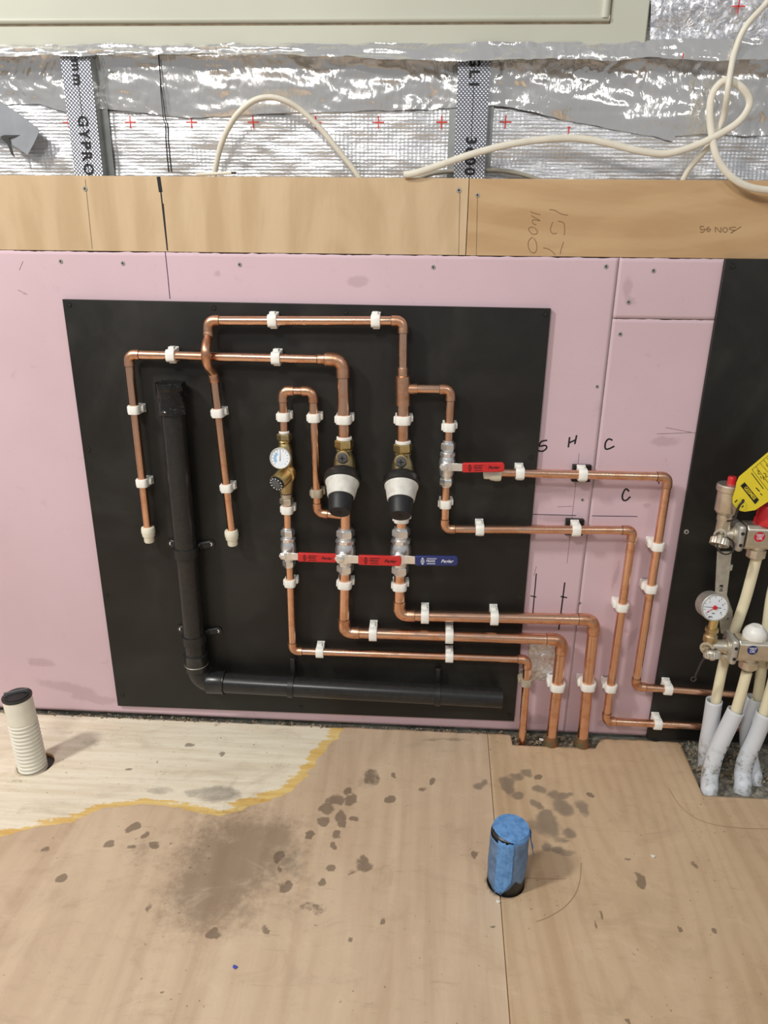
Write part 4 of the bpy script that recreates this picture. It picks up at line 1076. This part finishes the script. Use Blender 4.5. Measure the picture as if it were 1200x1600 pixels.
# ------------------------------------------------------------------ BLACK WASTE PIPE
WR = .0210; WY = BD - WR - .010
wtop, wcor, wend = wp(266.5, 606, WY), wp(309.5, 1064.5, WY), wp(784, 1090.5, WY)
wt = thing('waste_pipe', 'black plastic waste pipe bending from vertical to horizontal, its top taped shut', 'pipe', (wcor.x, wcor.y, wend.z - WR))
dv = (wtop - wcor).normalized(); dh = (wend - wcor).normalized()
MB().tube([wtop, wcor + dv * .03], WR, 32).build('pipe', 'waste', wt)
MB().tube([wcor + dh * .03, wend], WR, 32).build('pipe', 'waste', wt)
MB().lathe([(WR * .9, .0003), (WR * .9, -.002), (0, -.002)], wend, dh, 32).build('pipe_bore', 'black', wt)
MB().tube([wcor + dv * .052, wcor + dv * .034] + arc_corner(wtop, wcor, wend, .034) + [wcor + dh * .034, wcor + dh * .038], [WR + .0024] * 2 + [WR + .0006] * 9 + [WR + .0006] * 2, 32).build('bend', 'waste', wt)
MB().lathe([(WR + .0012, .020), (WR + .0030, .0215), (WR + .0030, .054), (WR + .0036, .055), (WR + .0036, .057), (WR, .058)], wcor, dh, 32).build('socket', 'waste', wt)
MB().lathe([(WR + .0012, .028), (WR + .0028, .030), (WR + .0028, .066), (WR + .0034, .067), (WR, .069)], wcor, dv, 32).build('socket', 'waste', wt)
MB().lathe([(WR + .0030, .0425), (WR + .0033, .0428), (WR + .0033, .0436), (WR + .0030, .0439)], wcor, dv, 32, caps=False).build('joint_mark', 'steel', wt)
# taped top: crumpled wrap
rn = random.Random(3); mb = MB(); seg = 40; rows = 12; vs = []
for i in range(rows):
    f = i / (rows - 1); h = -.046 + f * .056
    for k in range(seg):
        th = 2 * math.pi * k / seg
        rr = WR + .0016 + .0042 * float(ridge(np.array(k * 7 / seg), np.array(f * 4.0), 5)) + (.0012 if i in (0, 1) else 0) + .003 * max(0, f - .75) * 4 * abs(math.sin(th * 3.5))
        if i == rows - 1: rr *= .96
        ru_ = Vector((1, 0, 0)); uy = Vector((0, -1, 0))
        vs.append(wtop + dv * (h + rn.uniform(-.0012, .0012)) + (ru_ * math.cos(th) + uy * math.sin(th)) * rr)
fs = [(i * seg + k, i * seg + (k + 1) % seg, (i + 1) * seg + (k + 1) % seg, (i + 1) * seg + k) for i in range(rows - 1) for k in range(seg)]
vs.append(wtop + dv * .0085); top_i = len(vs) - 1
fs += [((rows - 1) * seg + k, (rows - 1) * seg + (k + 1) % seg, top_i) for k in range(seg)]
mb.add(vs, fs).build('tape_wrap', 'bag', wt, angle=25)
def saddle_v(px, py, sl, sr, label):
    c = wp(px, py, WY); t = (wcor - wtop).normalized()
    c = wtop + t * ((c - wtop).dot(t))
    o = thing('pipe_bracket', label, 'bracket', c, 'black waste pipe brackets')
    MB().lathe([(WR + .0006, -.010), (WR + .0028, -.0095), (WR + .0028, .0095), (WR + .0006, .010)], c, t, 32).build('band', 'black', o)
    for (sx, sy), nm in ((sl, -1), (sr, 1)):
        e = wp(sx, sy, BD)
        a_ = Vector((c.x + nm * (WR - .002), BD - .004, e.z)); 
        MB().lathe([(.0, -.0), (.0092, 0), (.0092, -.003), (0, -.003)], e, (0, 1, 0), 20).build('ear', 'black', o)
        MB().tube([Vector((e.x, BD - .0025, e.z)), Vector((c.x + nm * (WR + .003), BD - .006, e.z * .7 + c.z * .3)), Vector((c.x + nm * (WR - .001), BD - .014, c.z))], [.0080, .0080, .0085], 14, flat=(.45, 1)).build('arm', 'black', o)
        s_ = bpy.data.objects.new('screw', SCRW); COL.objects.link(s_); s_.parent = o; s_.location = e + Vector((0, -.0036, 0)) - c; s_.scale = (.9, .9, .9)
SCRW = screw_mesh('screw_bright', 'white')
saddle_v(292.5, 862, (268.5, 848.5), (329.5, 849.5), 'upper black saddle bracket holding the vertical waste pipe')
saddle_v(305, 998, (283.5, 982), (340.5, 985), 'lower black saddle bracket holding the vertical waste pipe, above its bend')
def saddle_h(px, sx, sy, w, label):
    t = dh; c = wp(px, 1070, WY); c = wcor + t * ((c - wcor).dot(t))
    o = thing('pipe_bracket', label, 'bracket', c, 'black waste pipe brackets')
    MB().lathe([(WR + .0006, -w / 2), (WR + .0026, -w / 2 + .0004), (WR + .0026, w / 2 - .0004), (WR + .0006, w / 2)], c, t, 32).build('band', 'black', o)
    e = wp(sx, sy, BD - .003)
    MB().box(((e.x + c.x) / 2, (BD - .0035 + c.y) / 2 + .006, (e.z + c.z + WR) / 2), (w * .8, .006, abs(e.z - c.z - WR) + .014)).build('strap', 'black', o, bevel=.001)
    MB().lathe([(.0, -.0), (.0072, 0), (.0072, -.004), (0, -.004)], e + Vector((0, .003, 0)), (0, 1, 0), 20).build('ear', 'black', o)
    s_ = bpy.data.objects.new('screw', SCRW); COL.objects.link(s_); s_.parent = o; s_.location = e + Vector((0, -.0016, 0)) - c; s_.scale = (.75, .75, .75)
saddle_h(455.5, 458.5, 1030, .012, 'left black strap bracket on the horizontal waste pipe')
saddle_h(684.5, 685, 1045.5, .011, 'right black strap bracket on the horizontal waste pipe')

# ------------------------------------------------------------------ FOIL PATCH behind the floor pipes
c = wp(848, 1034, PK_Y - .0006)
A, B = np.meshgrid(np.linspace(wp(827, 1008).x, wp(868, 1008).x, 22), np.linspace(wp(848, 1062).z, wp(848, 1006).z, 26))
fpch = grid_mesh('foil_patch', A, B, lambda a, b: (a + (fbm(b * 60, a * 2, 3) - .5) * .006, PK_Y - .0006 - ridge(a * 70, b * 40, 71) * .0024, b + (fbm(a * 60, b * 0, 4) - .5) * .004), 'foil_crush', None, o0=Vector((c.x, c.y, wp(848, 1062).z)))
tag(fpch, 'small crinkled foil tape patch on pink board behind the floor pipes', 'tape')

# ------------------------------------------------------------------ FLOOR STUBS
db = fp(51, 1196); rD = .0262
dt = thing('duct_stub', 'cream corrugated duct stub with a black cap rising through the floor', 'duct', (db.x, db.y, 0))
HD = .160
prof = [(rD, -.03)]
nr = 14; z0, z1 = -.012, .108
for i in range(nr):
    za = z0 + (z1 - z0) * i / nr; zb_ = z0 + (z1 - z0) * (i + 1) / nr; dz = zb_ - za
    prof += [(rD - .0022, za), (rD - .0020, za + dz * .12), (rD + .0004, za + dz * .32), (rD + .0010, za + dz * .52), (rD + .0004, za + dz * .72), (rD - .0020, za + dz * .92)]
MB().lathe(prof + [(rD - .001, z1)], (db.x, db.y, 0), (-.03, .0, 1), 40).build('corrugated_sleeve', 'duct', dt, angle=60)
ax = Vector((-.03, 0, 1)).normalized()
MB().lathe([(rD - .001, z1 - .002), (rD, z1), (rD + .0002, z1 + .004), (rD - .0003, HD - .001), (rD - .0012, HD), (rD - .004, HD)], (db.x, db.y, 0), ax, 40).build('collar', 'duct', dt)
ct = Vector((db.x, db.y, 0)) + ax * HD
cap = MB().lathe([(rD - .003, -.006), (rD - .001, .0), (rD + .0008, .0005), (rD + .0008, .0035), (rD - .001, .0045), (rD - .003, .0045), (rD - .0036, .0065), (rD - .006, .0065), (rD - .012, .0095), (0, .0105)], ct, ax, 40).build('cap', 'black', dt)
Rz = Matrix.Rotation(.5, 3, 'Z')
MB().box(ct + ax * .0105, (rD * 1.6, .004, .009), Rz).build('cap_grip', 'grey', cap, bevel=.001)
MB().lathe([(.0, -.008), (.033, -.008), (.0335, -.0075), (.033, -.007), (0, -.007)], (hole1.x, hole1.y, 0), (0, 0, 1), 32).build('hole_lining', 'black', dt)

sb = fp(790, 1377); rS = .0288; HS = .112
st = thing('pipe_stub', 'black pipe stub in the floor wrapped in torn blue masking tape', 'pipe', (sb.x, sb.y, 0))
MB().lathe([(rS, -.03), (rS, HS - .004), (rS - .0025, HS - .002), (rS - .003, HS - .006), (0, HS - .006)], (sb.x, sb.y, 0), (0, 0, 1), 40).build('pipe', 'black', st)
tpz = HS + .0006
def tape_skirt(a0, a1, zt, zlow, off, mat, seed, ztop_fn=None, flare=0.0):
    n = 30; rows = 14; vs = []
    for i in range(n + 1):
        f = i / n; th = math.radians(a0 + (a1 - a0) * f)
        zl = np.interp(f, np.linspace(0, 1, len(zlow)), zlow) + (float(vnoise(np.array(f * 11.0), np.array(seed * 1.0), seed)) - .5) * .005
        zt_ = zt + (float(vnoise(np.array(f * 9.0), np.array(seed * 2.0), seed)) - .5) * .003 if ztop_fn is None else ztop_fn(f)
        for j in range(rows + 1):
            g = j / rows; z = zt_ + (zl - zt_) * g
            rr = rS + off + .0028 * float(fbm(np.array(f * 5 + seed), np.array(g * 3), seed)) + flare * g * g
            vs.append((sb.x + rr * math.cos(th), sb.y + rr * math.sin(th), z))
    fs = [(i * (rows + 1) + j, (i + 1) * (rows + 1) + j, (i + 1) * (rows + 1) + j + 1, i * (rows + 1) + j + 1) for i in range(n) for j in range(rows)]
    o = MB().add(vs, fs).build('tape_strip', mat, st, angle=50)
    sm = o.modifiers.new('thick', 'SOLIDIFY'); sm.thickness = .0004
    return o
tape_skirt(120, 252, HS - .010, [.03, .020, .012, .004, .001], .0006, 'tape_dusty', 3)
tape_skirt(262, 372, HS - .006, [.010, .030, .022, .034, .040], .0006, 'tape_dusty', 4)
tape_skirt(228, 276, HS - .004, [.001, .004, .012, .030], .0022, 'tape', 6)
tape_skirt(20, 120, HS - .004, [.04, .05, .03], .0006, 'tape', 9)
tape_skirt(355, 372, HS - .006, [.066, .058, .072], .0030, 'tape', 12, flare=.008)
# top disc, lifted at the left where it is torn
n = 48; vs = [(sb.x + .001, sb.y, tpz + .0016)]
for ring, (q, zo) in enumerate(((.5, .0012), (.93, .0006), (1.0, -.0035))):
    for k in range(n):
        th = 2 * math.pi * k / n; deg = math.degrees(th)
        rr = (rS + .0016) * q
        if 170 < deg < 268: rr *= 1 - .13 * math.sin(math.radians((deg - 170) / 98 * 180)) - .03 * rn.random()
        vs.append((sb.x + .0012 + rr * math.cos(th), sb.y + rr * math.sin(th), tpz + zo - (.003 if (ring == 2 and not 165 < deg < 272) else 0)))
fs = [(0, 1 + k, 1 + (k + 1) % n) for k in range(n)]
for r2 in range(2): fs += [(1 + r2 * n + k, 1 + (r2 + 1) * n + k, 1 + (r2 + 1) * n + (k + 1) % n, 1 + r2 * n + (k + 1) % n) for k in range(n)]
o = MB().add(vs, fs).build('tape_top', 'tape', st, angle=50)

# ------------------------------------------------------------------ HEATING MANIFOLD
YU, YL = -.078, -.104
bu = wp(1192, 836, YU); bl = wp(1182, 1012, YL)
def bar_profile(c, x0, x1, hw, hh, ch):
    prof = [(-hw, -hh + ch), (-hw + ch, -hh), (hw - ch, -hh), (hw, -hh + ch), (hw, hh - ch), (hw - ch, hh), (-hw + ch, hh), (-hw, hh - ch)]
    return MB().prism([Vector((x0, c.y + a, c.z + b)) for a, b in prof], (x1 - x0, 0, 0))
man = thing('heating_manifold', 'nickel plated heating manifold with air vent, pressure gauge and red and white caps', 'manifold', (bl.x, YL, bl.z - .05))
xU0 = wp(1168, 836, YU - .02).x; xL0 = wp(1156, 1012, YL - .02).x
up_bar = bar_profile(bu, xU0, xU0 + .22, .020, .0232, .007).build('upper_bar', 'nickel', man, bevel=.002)
lo_bar = bar_profile(bl, xL0, xL0 + .23, .020, .0220, .007).build('lower_bar', 'nickel', man, bevel=.002)
Z1 = Vector((0, 0, 1)); F1 = Vector((0, -1, 0)); XL = Vector((-1, 0, 0))
# outlets
for c, px in ((bu, 1182), (bu, 1226), (bl, 1168), (bl, 1212)):
    bar = up_bar if c is bu else lo_bar
    q = wp(px, 858 if c is bu else 1040, c.y); q.z = c.z - .021
    MB().lathe([(.0135, .002), (.0135, -.004), (.0165, -.006), (.0165, -.020), (.0150, -.022), (.010, -.022)], q, Z1, 10).build('outlet_nut', 'nickel', bar)
# red valve cap, white cap
q = wp(1199, 816, YU); q.z = bu.z + .0205
rc = MB(); prof = []
vs = []
for i, (rr, h) in enumerate(((.017, 0), (.0225, .002), (.0225, .010), (.0205, .012), (.0195, .034), (.0175, .037), (.0, .037))):
    for k in range(36):
        th = 2 * math.pi * k / 36; r2 = rr * (1 - (.06 if k % 6 == 0 and 0 < i < 5 else 0))
        vs.append(q + Vector((math.cos(th) * max(r2, 1e-5), math.sin(th) * max(r2, 1e-5), h)))
rc.add(vs, [(i * 36 + k, i * 36 + (k + 1) % 36, (i + 1) * 36 + (k + 1) % 36, (i + 1) * 36 + k) for i in range(6) for k in range(36)])
rc.build('red_cap', 'red_cap', man)
MB().lathe([(.009, .030), (.009, .058), (.007, .060), (0, .060)], q + Vector((.004, 0, 0)), Z1, 20).build('flow_glass', 'nickel', man)
q = wp(1179, 994, YL); q.z = bl.z + .0195
MB().lathe([(.0185, 0), (.0205, .003), (.0212, .010), (.0185, .018), (.0118, .025), (.0100, .0265), (.0, .0265)], q, Z1, 14).build('white_cap', 'white', man, angle=25)
# stickers
def sticker(px, py, c, mat, bar):
    q = wp(px, py, c.y - .0204)
    s = MB().lathe([(.0092, 0), (.0092, .0004), (0, .0004)], q, F1, 32).build('sticker', mat, bar)
    mb = MB(); put_text(mb, 'TEST', q + Vector((0, -.0007, .0028)), (1, 0, 0), Z1, .0062, .03); put_text(mb, 'OK', q + Vector((0, -.0007, -.0028)), (1, 0, 0), Z1, .0068, .03)
    mb.build('printed_lettering', 'ink_white', s, angle=0)
sticker(1187, 839, bu, 'sticker_red', up_bar); sticker(1176, 1016, bl, 'sticker_blue', lo_bar)
# wall bracket: slotted steel strip and two clamps
b0 = wp(1131, 862, -.040); b1 = wp(1124, 940, -.040); b2 = wp(1141, 962, -.040); b3 = wp(1140, 995, -.040)
k = mpp(1131, 900, -.04)
loop = [wp(1121, 862, -.042), wp(1117, 938, -.042), wp(1122, 950, -.042), wp(1127, 990, -.042), wp(1144, 992, -.042), wp(1145, 955, -.042), wp(1136, 930, -.042), wp(1144, 862, -.042)]
brk = MB().prism(loop, (0, .003, 0)).build('wall_bracket', 'steel', man, bevel=.0005)
MB().prism([wp(a, b, -.0425) for a, b in ((1125, 914), (1130, 914), (1129, 924), (1124, 924))], (0, .0002, 0)).build('slot', 'hole', brk, angle=0)
for q_ in ((1126.5, 920), (1137, 966)):
    s_ = bpy.data.objects.new('screw', SCR); COL.objects.link(s_); s_.parent = brk; s_.location = wp(*q_, -.0432) - ORG[man.name]; s_.scale = (.8, .8, .8)
for px_, py_ in ((1131, 880), (1137, 985)):
    q = wp(px_, py_, -.02); MB().box((q.x, (-.041 + BD) / 2, q.z), (.016, .032, .012)).build('stand_off', 'steel', man, bevel=.0005)
for (c, px, dy) in ((bu, 1161, 0), (bl, 1151.5, 0)):
    q = wp(px, 833 if c is bu else 1009, c.y - .026)
    cl = MB().box((q.x, c.y - .001, c.z), (.013, .050, .050)).build('clamp', 'steel', man, bevel=.006, bseg=3)
    for dz in (.011, -.011):
        MB().lathe([(.0032, 0), (.0032, .0006), (0, .0006)], (q.x, c.y - .0261, c.z + dz), F1, 14).build('clamp_hole', 'hole', cl)
# upper end set: union, tee, air vent, drain cap with strap
def end_set(c, xa, main, top, port, cap_c, cap_dir):
    m0 = wp(*main, c.y); m0.z = c.z; m0.y = c.y
    u0 = Vector((xa, c.y, c.z))
    MB().lathe([(.0185, 0), (.0195, .001), (.0195, .004), (.0160, .006), (.0165, .010), (.0130, .012), (.0125, .016)], u0 + XL * .006, XL, 28).build('union', 'nickel', man)
    MB().hexnut(u0 + XL * .012, XL, .0150, .006).build('union_nut', 'brass_dull', man)
    MB().tube([u0 + XL * .015, m0], .0125, 24).build('tee_body', 'nickel', man)
    pd = Vector((-.62, -.78, 0)).normalized()
    MB().lathe([(.0115, -.006), (.0115, .008), (.0125, .009), (.0125, .014), (.0105, .0145), (.0085, .0145), (.0080, .006), (0, .006)], m0, pd, 24).build('side_port', 'nickel', man)
    return m0
mu = end_set(bu, wp(1157, 833, YU).x, (1131, 829), None, None, None, None)
ml = end_set(bl, wp(1147, 1009, YL).x, (1109, 1005), None, None, None, None)
# air vent on the upper tee
vb = wp(1126, 815, YU); vb.x = mu.x - .003; 
zt0 = wp(1126, 797, YU).z; zt1 = wp(1129, 756, YU).z; nk = zt0 - mu.z - .006
MB().lathe([(.0118, 0), (.0118, nk * .5), (.0130, nk * .55), (.0130, nk * .8), (.0112, nk * .85), (.0112, nk)], Vector((vb.x, YU, mu.z + .006)), Z1, 24).build('vent_neck', 'nickel', man)
H_ = zt1 - zt0
av = MB().lathe([(.0150, -.006), (.0185, -.001), (.0192, 0), (.0192, H_ * .72), (.0218, H_ * .76), (.0224, H_ * .80), (.0224, H_ * .96), (.0208, H_), (.006, H_ + .001), (.006, H_ + .002), (0, H_ + .002)], Vector((vb.x, YU, zt0)), Z1, 32).build('air_vent', 'nickel', man)
MB().lathe([(.0074, H_), (.0074, H_ + .012), (.0066, H_ + .0135), (0, H_ + .0135)], Vector((vb.x + .001, YU, zt0)), Z1, 14).build('vent_cap', 'red_cap', av)
# knurled drain caps
def drain_cap(p, d, R=.0135, L=.012, strap=None, sub=None):
    d = d.normalized(); vs = []; n = 40
    u = Vector((1, 0, 0)); u = (u - d * u.dot(d)).normalized(); w = d.cross(u)
    rows = ((R * .7, -.004), (R * .98, 0), (R, .001), (R, L - .001), (R * .9, L), (R * .35, L), (R * .3, L + .004), (0, L + .004))
    for i, (rr, h) in enumerate(rows):
        for k in range(n):
            th = 2 * math.pi * k / n; r2 = max(1e-5, rr * (1 - (.07 if k % 2 and 0 < i < 4 else 0)))
            vs.append(p + d * h + (u * math.cos(th) + w * math.sin(th)) * r2)
    fs = [(i * n + k, i * n + (k + 1) % n, (i + 1) * n + (k + 1) % n, (i + 1) * n + k) for i in range(len(rows) - 1) for k in range(n)]
    MB().add(vs, fs).build('drain_cap', 'nickel', man, angle=30)
p = wp(1126, 842, YU - .016); drain_cap(p, Vector((-.35, -.55, -1)), .0165, .0125)
MB().tube([mu + Vector((0, 0, -.004)), p], .009, 18).build('drain_neck', 'nickel', man)
rp = []
cc = wp(1134, 853, YU - .030)
for k in range(25):
    th = 2 * math.pi * k / 24; rp.append(cc + Vector((math.cos(th) * .0145, .006 * math.sin(th), math.sin(th) * .0135)))
MB().tube(rp, .0017, 8, flat=(2.0, .8)).build('cap_strap', 'dark_steel', man)
p = wp(1112, 1018, YL - .012); drain_cap(p, Vector((.10, -.35, -1)), .0150)
MB().tube([ml + Vector((0, 0, -.004)), p], .009, 18).build('drain_neck', 'nickel', man)
sp = smooth_path([wp(1101, 1027, YL - .016), wp(1095, 1036, YL - .012), wp(1090, 1047, YL - .006), wp(1086, 1056, YL)], 6)
MB().tube(sp, .0030, 10, flat=(1, .45)).build('cap_strap', 'dark_steel', man)
cc = wp(1083.5, 1061, YL); rp = [cc + Vector((math.cos(2 * math.pi * k / 20) * .0045, 0, math.sin(2 * math.pi * k / 20) * .0045)) for k in range(21)]
MB().tube(rp, .0014, 8).build('strap_ring', 'dark_steel', man)
q = wp(1131, 1027, YL - .004); MB().hexnut(q - Z1 * .004, Z1, .0095, .012).build('bleed_screw', 'nickel', man)
# pressure gauge on the lower tee
gcn = wp(1116.5, 949, YL - .012); gf = Vector((.10, -1, .18)).normalized()
MB().lathe([(.0105, 0), (.0130, .004), (.0130, .014), (.0100, .017), (.0100, .022), (.0125, .024), (.0125, .030), (.008, .032)], Vector((ml.x - .001, YL, ml.z + .008)), Z1, 8).build('gauge_adaptor', 'brass_dull', man)
MB().tube([Vector((ml.x - .001, YL, ml.z + .036)), Vector((ml.x + .001, YL, gcn.z - .010))], .0078, 16).build('gauge_stem', 'brass', man)
g, r_, u_ = dial_gauge(man, gcn, gf, .0256, .026, 'steel', [(-1, .08, .82, .0006, 'ink', .0016, .45), (-.8, -.5, .80, .0008, 'red_cap', .0020, 0)], 9, 'pressure_gauge')
MB().lathe([(.0040, .001), (.0036, .0034), (0, .0036)], gcn, gf, 18).build('needle_hub', 'red_cap', g)
mb = MB()
for (tx, a, rr_) in (('0', 215, .55), ('1', 135, .55), ('2', 62, .55), ('3', 18, .58), ('4', -40, .6), ('bar', 262, .42), ('MPa', 250, .74)):
    th = math.radians(a); put_text(mb, tx, gcn + gf * .0013 + (r_ * math.cos(th) + u_ * math.sin(th)) * .0256 * rr_, r_, u_, .0048, .01)
mb.build('dial_numbers', 'ink', g, angle=0)
# cream pipes and grey conduits
PIPES = [  # cream pipe path, conduit path ((px,py,y)...)
    ([(1183, 868, YU), (1165, 935, YU + .008), (1148, 985, -.068), (1131, 1035, -.066), (1117, 1102, -.066)], [(1116, 1094, -.066), (1110, 1135, -.066), (1105, 1165, -.068)], (1104, 1192), 'left cream pipe from the upper manifold bar in a grey conduit'),
    ([(1167, 1050, YL), (1158, 1083, YL + .002), (1148, 1116, YL + .004)], [(1150, 1110, YL + .004), (1134, 1143, -.102), (1117, 1180, -.108), (1109, 1212, -.118)], (1108, 1235), 'cream pipe from the lower manifold bar in the frontmost grey conduit'),
    ([(1224, 868, YU), (1206, 930, YU + .008), (1195, 1010, -.070), (1183, 1095, -.070)], [(1180, 1090, -.070), (1170, 1130, -.072), (1170, 1175, -.080)], (1178, 1215), 'rear cream pipe at the right edge in a grey conduit'),
    ([(1212, 1050, YL), (1202, 1085, YL + .002), (1192, 1120, YL + .004)], [(1195, 1114, YL + .004), (1181, 1150, -.100), (1166, 1185, -.106), (1161, 1208, -.110)], (1161, 1228), 'front cream pipe at the right edge in a grey conduit')]
for pp, cp, base, lab in PIPES:
    z = fp(*base, -.006)
    o = thing('heating_pipe', lab, 'pipe', z, 'cream heating pipes in grey conduits')
    C_ = smooth_path([wp(*q) for q in cp] + [z, z + Vector((0, 0, -.025))], 7)
    P_ = smooth_path([wp(*q) for q in pp], 7)
    P_ += [C_[2], C_[4]]
    MB().tube(P_, .0095, 20).build('pipe', 'cream_pipe', o)
    rr = [.0154 + .0012 * (i / len(C_)) for i in range(len(C_))]
    t = (C_[0] - C_[1]).normalized()
    mb = MB().tube(C_, rr, 28, caps=False)
    cd = mb.build('conduit', 'conduit', o, angle=60)
    sm = cd.modifiers.new('thick', 'SOLIDIFY'); sm.thickness = .0016; sm.offset = -1
    # printed line along the conduit
    mb = MB(); i0 = len(C_) // 4
    for i in range(i0, len(C_) - 13):
        if i % 2: continue
        a_ = C_[i] + Vector((.0080, -.0141, 0)); b_ = C_[i] * .35 + C_[i + 1] * .65 + Vector((.0080, -.0141, 0)); b_.x, b_.z = b_.x, b_.z
        mb.add(*ribbon([a_, b_], .0022))
    if mb.v: mb.build('printed_marks', 'pencil' if False else 'grey', cd, angle=0)

# yellow tag hanging from the manifold
YT = YU - .034
TP = [(1206, 702), (1162, 739), (1155, 745), (1151, 754), (1149.5, 764), (1145, 778), (1145, 786), (1150, 793), (1157, 798.5), (1164, 799.5), (1180, 797), (1212, 776), (1262, 735), (1245, 700)]
tg = thing('warning_tag', 'yellow plastic warning tag with black print hanging on the manifold', 'tag', wp(1163, 799, YT))
TILT = lambda a, b: wp(a, b, YT + (a - 1150) * .0001)
tb = MB().prism([TILT(a, b) for a, b in TP], (0, .0009, 0)).build('tag_plate', 'yellow', tg, angle=0)
TI = lambda a, b: wp(a, b, YT + (a - 1150) * .0001 - .0004)
mb = MB(); mb.add([TI(1157, 759), TI(1163.5, 753.5), TI(1186, 781), TI(1180, 788)], [(0, 1, 2, 3)])
mb.build('print_band', 'ink', tb, angle=0)
dr = (TI(1184, 781) - TI(1162, 755)).normalized(); ur = Vector((-dr.z, 0, dr.x))
cen = (TI(1160.3, 756.3) + TI(1183, 784.5)) / 2; cen.y -= .0004
mb = MB(); put_text(mb, 'GEISMEIS', cen, dr, ur, .0078, .02); mb.build('printed_lettering', 'yellow', tb, angle=0)
strk = [[(1175, 734), (1206, 707)], [(1175, 734), (1200, 766)], [(1188, 724), (1215, 755)], [(1193, 719), (1215, 742)], [(1181, 729), (1206, 762)]]
mb = MB()
for L in strk: mb.add(*ribbon([TI(*q) for q in L], .0006))
for L in [[(1183, 735), (1186, 737), (1184, 740), (1188, 741)], [(1188, 744), (1190, 748), (1192, 744), (1194, 750)], [(1193, 739), (1197, 741), (1196, 746), (1200, 744)], [(1199, 716), (1203, 719)], [(1197, 726), (1202, 731)]]:
    mb.add(*ribbon([TI(*q) for q in L], .0011))
for L, w in (([(1174, 739), (1193, 764)], .0012), ([(1181, 762), (1187, 768)], .0016), ([(1188, 771), (1191, 774)], .0014), ([(1148, 785), (1152, 781)], .002), ([(1159, 793), (1162, 790)], .002)):
    mb.add(*ribbon([TI(*q) for q in L], w))
mb.build('printed_marks', 'ink', tb, angle=0)
q = TI(1161, 782); MB().lathe([(.0024, 0), (.0024, .0004), (0, .0004)], q, F1, 16).build('tag_hole', 'hole', tb)
tie = smooth_path([TI(1161, 782) + Vector((0, -.003, 0)), wp(1156, 789, YT - .006), wp(1151, 800, YT + .004), wp(1147, 812, YU - .02), wp(1136, 814, YU - .022)], 6)
MB().tube(tie, .0016, 8, flat=(.6, 1.6)).build('cable_tie', 'dark_steel', tg)

# ------------------------------------------------------------------ CABLES
def cable(pts, r, mat, label, flat=(1, 1)):
    P = smooth_path([wp(*q) for q in pts], 8)
    return tag(MB().tube(P, r, 14, flat=flat).build('cable', mat, None, angle=60), label, 'cable', 'loose cables in front of the foil')
cable([(334, 284, .024), (337, 262, .022), (347, 222, .012), (366, 185, .004), (392, 160, .0), (418, 152, .0), (444, 157, .004), (470, 172, .01), (500, 200, .014), (528, 234, .018), (552, 264, .022), (566, 286, .024)], .0046, 'cable', 'white cable arching up in front of the foil between the two channels')
o = cable([(306, 273, .005), (325, 272, .006), (345, 271, .004), (362, 270, .002)], .0026, 'cable', 'short cut cable end lying on top of the pale plywood strip')
MB().tube([wp(362, 270, .002), wp(369, 270, .002)], .0016, 8).build('conductor', 'black', o)
cable([(631, 273, -.004), (650, 270, -.006), (690, 257, -.006), (740, 240, -.006), (800, 225, -.004), (860, 217, 0), (910, 217, .002), (955, 225, .0), (1000, 236, -.002), (1040, 240, -.004), (1080, 230, -.008), (1120, 212, -.014), (1152, 192, -.016), (1169, 170, -.016), (1170, 152, -.016), (1158, 136, -.016), (1140, 126, -.012), (1125, 130, -.008), (1112, 150, -.006), (1109, 180, -.008), (1113, 215, -.012), (1120, 245, -.016), (1138, 272, -.018), (1165, 290, -.020), (1200, 297, -.022), (1240, 296, -.022)], .0047, 'cable', 'long white cable with a knot-like loop, crossing the right channel', flat=(.75, 1.15))
cable([(1215, -20, .0), (1195, 8, .0), (1165, 42, -.002), (1148, 82, -.002), (1140, 120, -.022), (1136, 150, -.022), (1131, 180, -.006), (1120, 208, .0), (1100, 237, .004), (1078, 262, .012), (1066, 284, .02)], .0045, 'cable', 'white cable dropping from the upper right corner behind the plywood strip')
cable([(640, 284, .026), (680, 270, .024), (725, 267, .030), (770, 266, .024), (810, 271, .022), (850, 284, .02)], .0036, 'cable_grey', 'dull grey cable low behind the right channel')

# ------------------------------------------------------------------ DUCT TAPE FLAP
yt = .020
pl = [(-40, 132), (0, 158), (30, 178), (60, 201), (61, 206), (54, 222), (43, 242), (30, 233), (12, 222), (3, 214), (-40, 205)]
dtp = MB().prism([wp(a, b, yt - .008 * max(0, (a - 20)) / 40) for a, b in pl], (0, .0008, 0)).build('duct_tape_flap', 'duct_tape', None, angle=30)
tag(dtp, 'loose flap of grey duct tape at the left edge over the foil', 'tape')
MB().prism([wp(a, b, yt - .0035) for a, b in ((1, 213), (6, 211), (32, 211), (14, 216), (16, 224), (23, 246), (17, 240), (12, 226), (4, 219))], (0, .0008, 0)).build('folded_edge', 'dark_steel', dtp, angle=0)
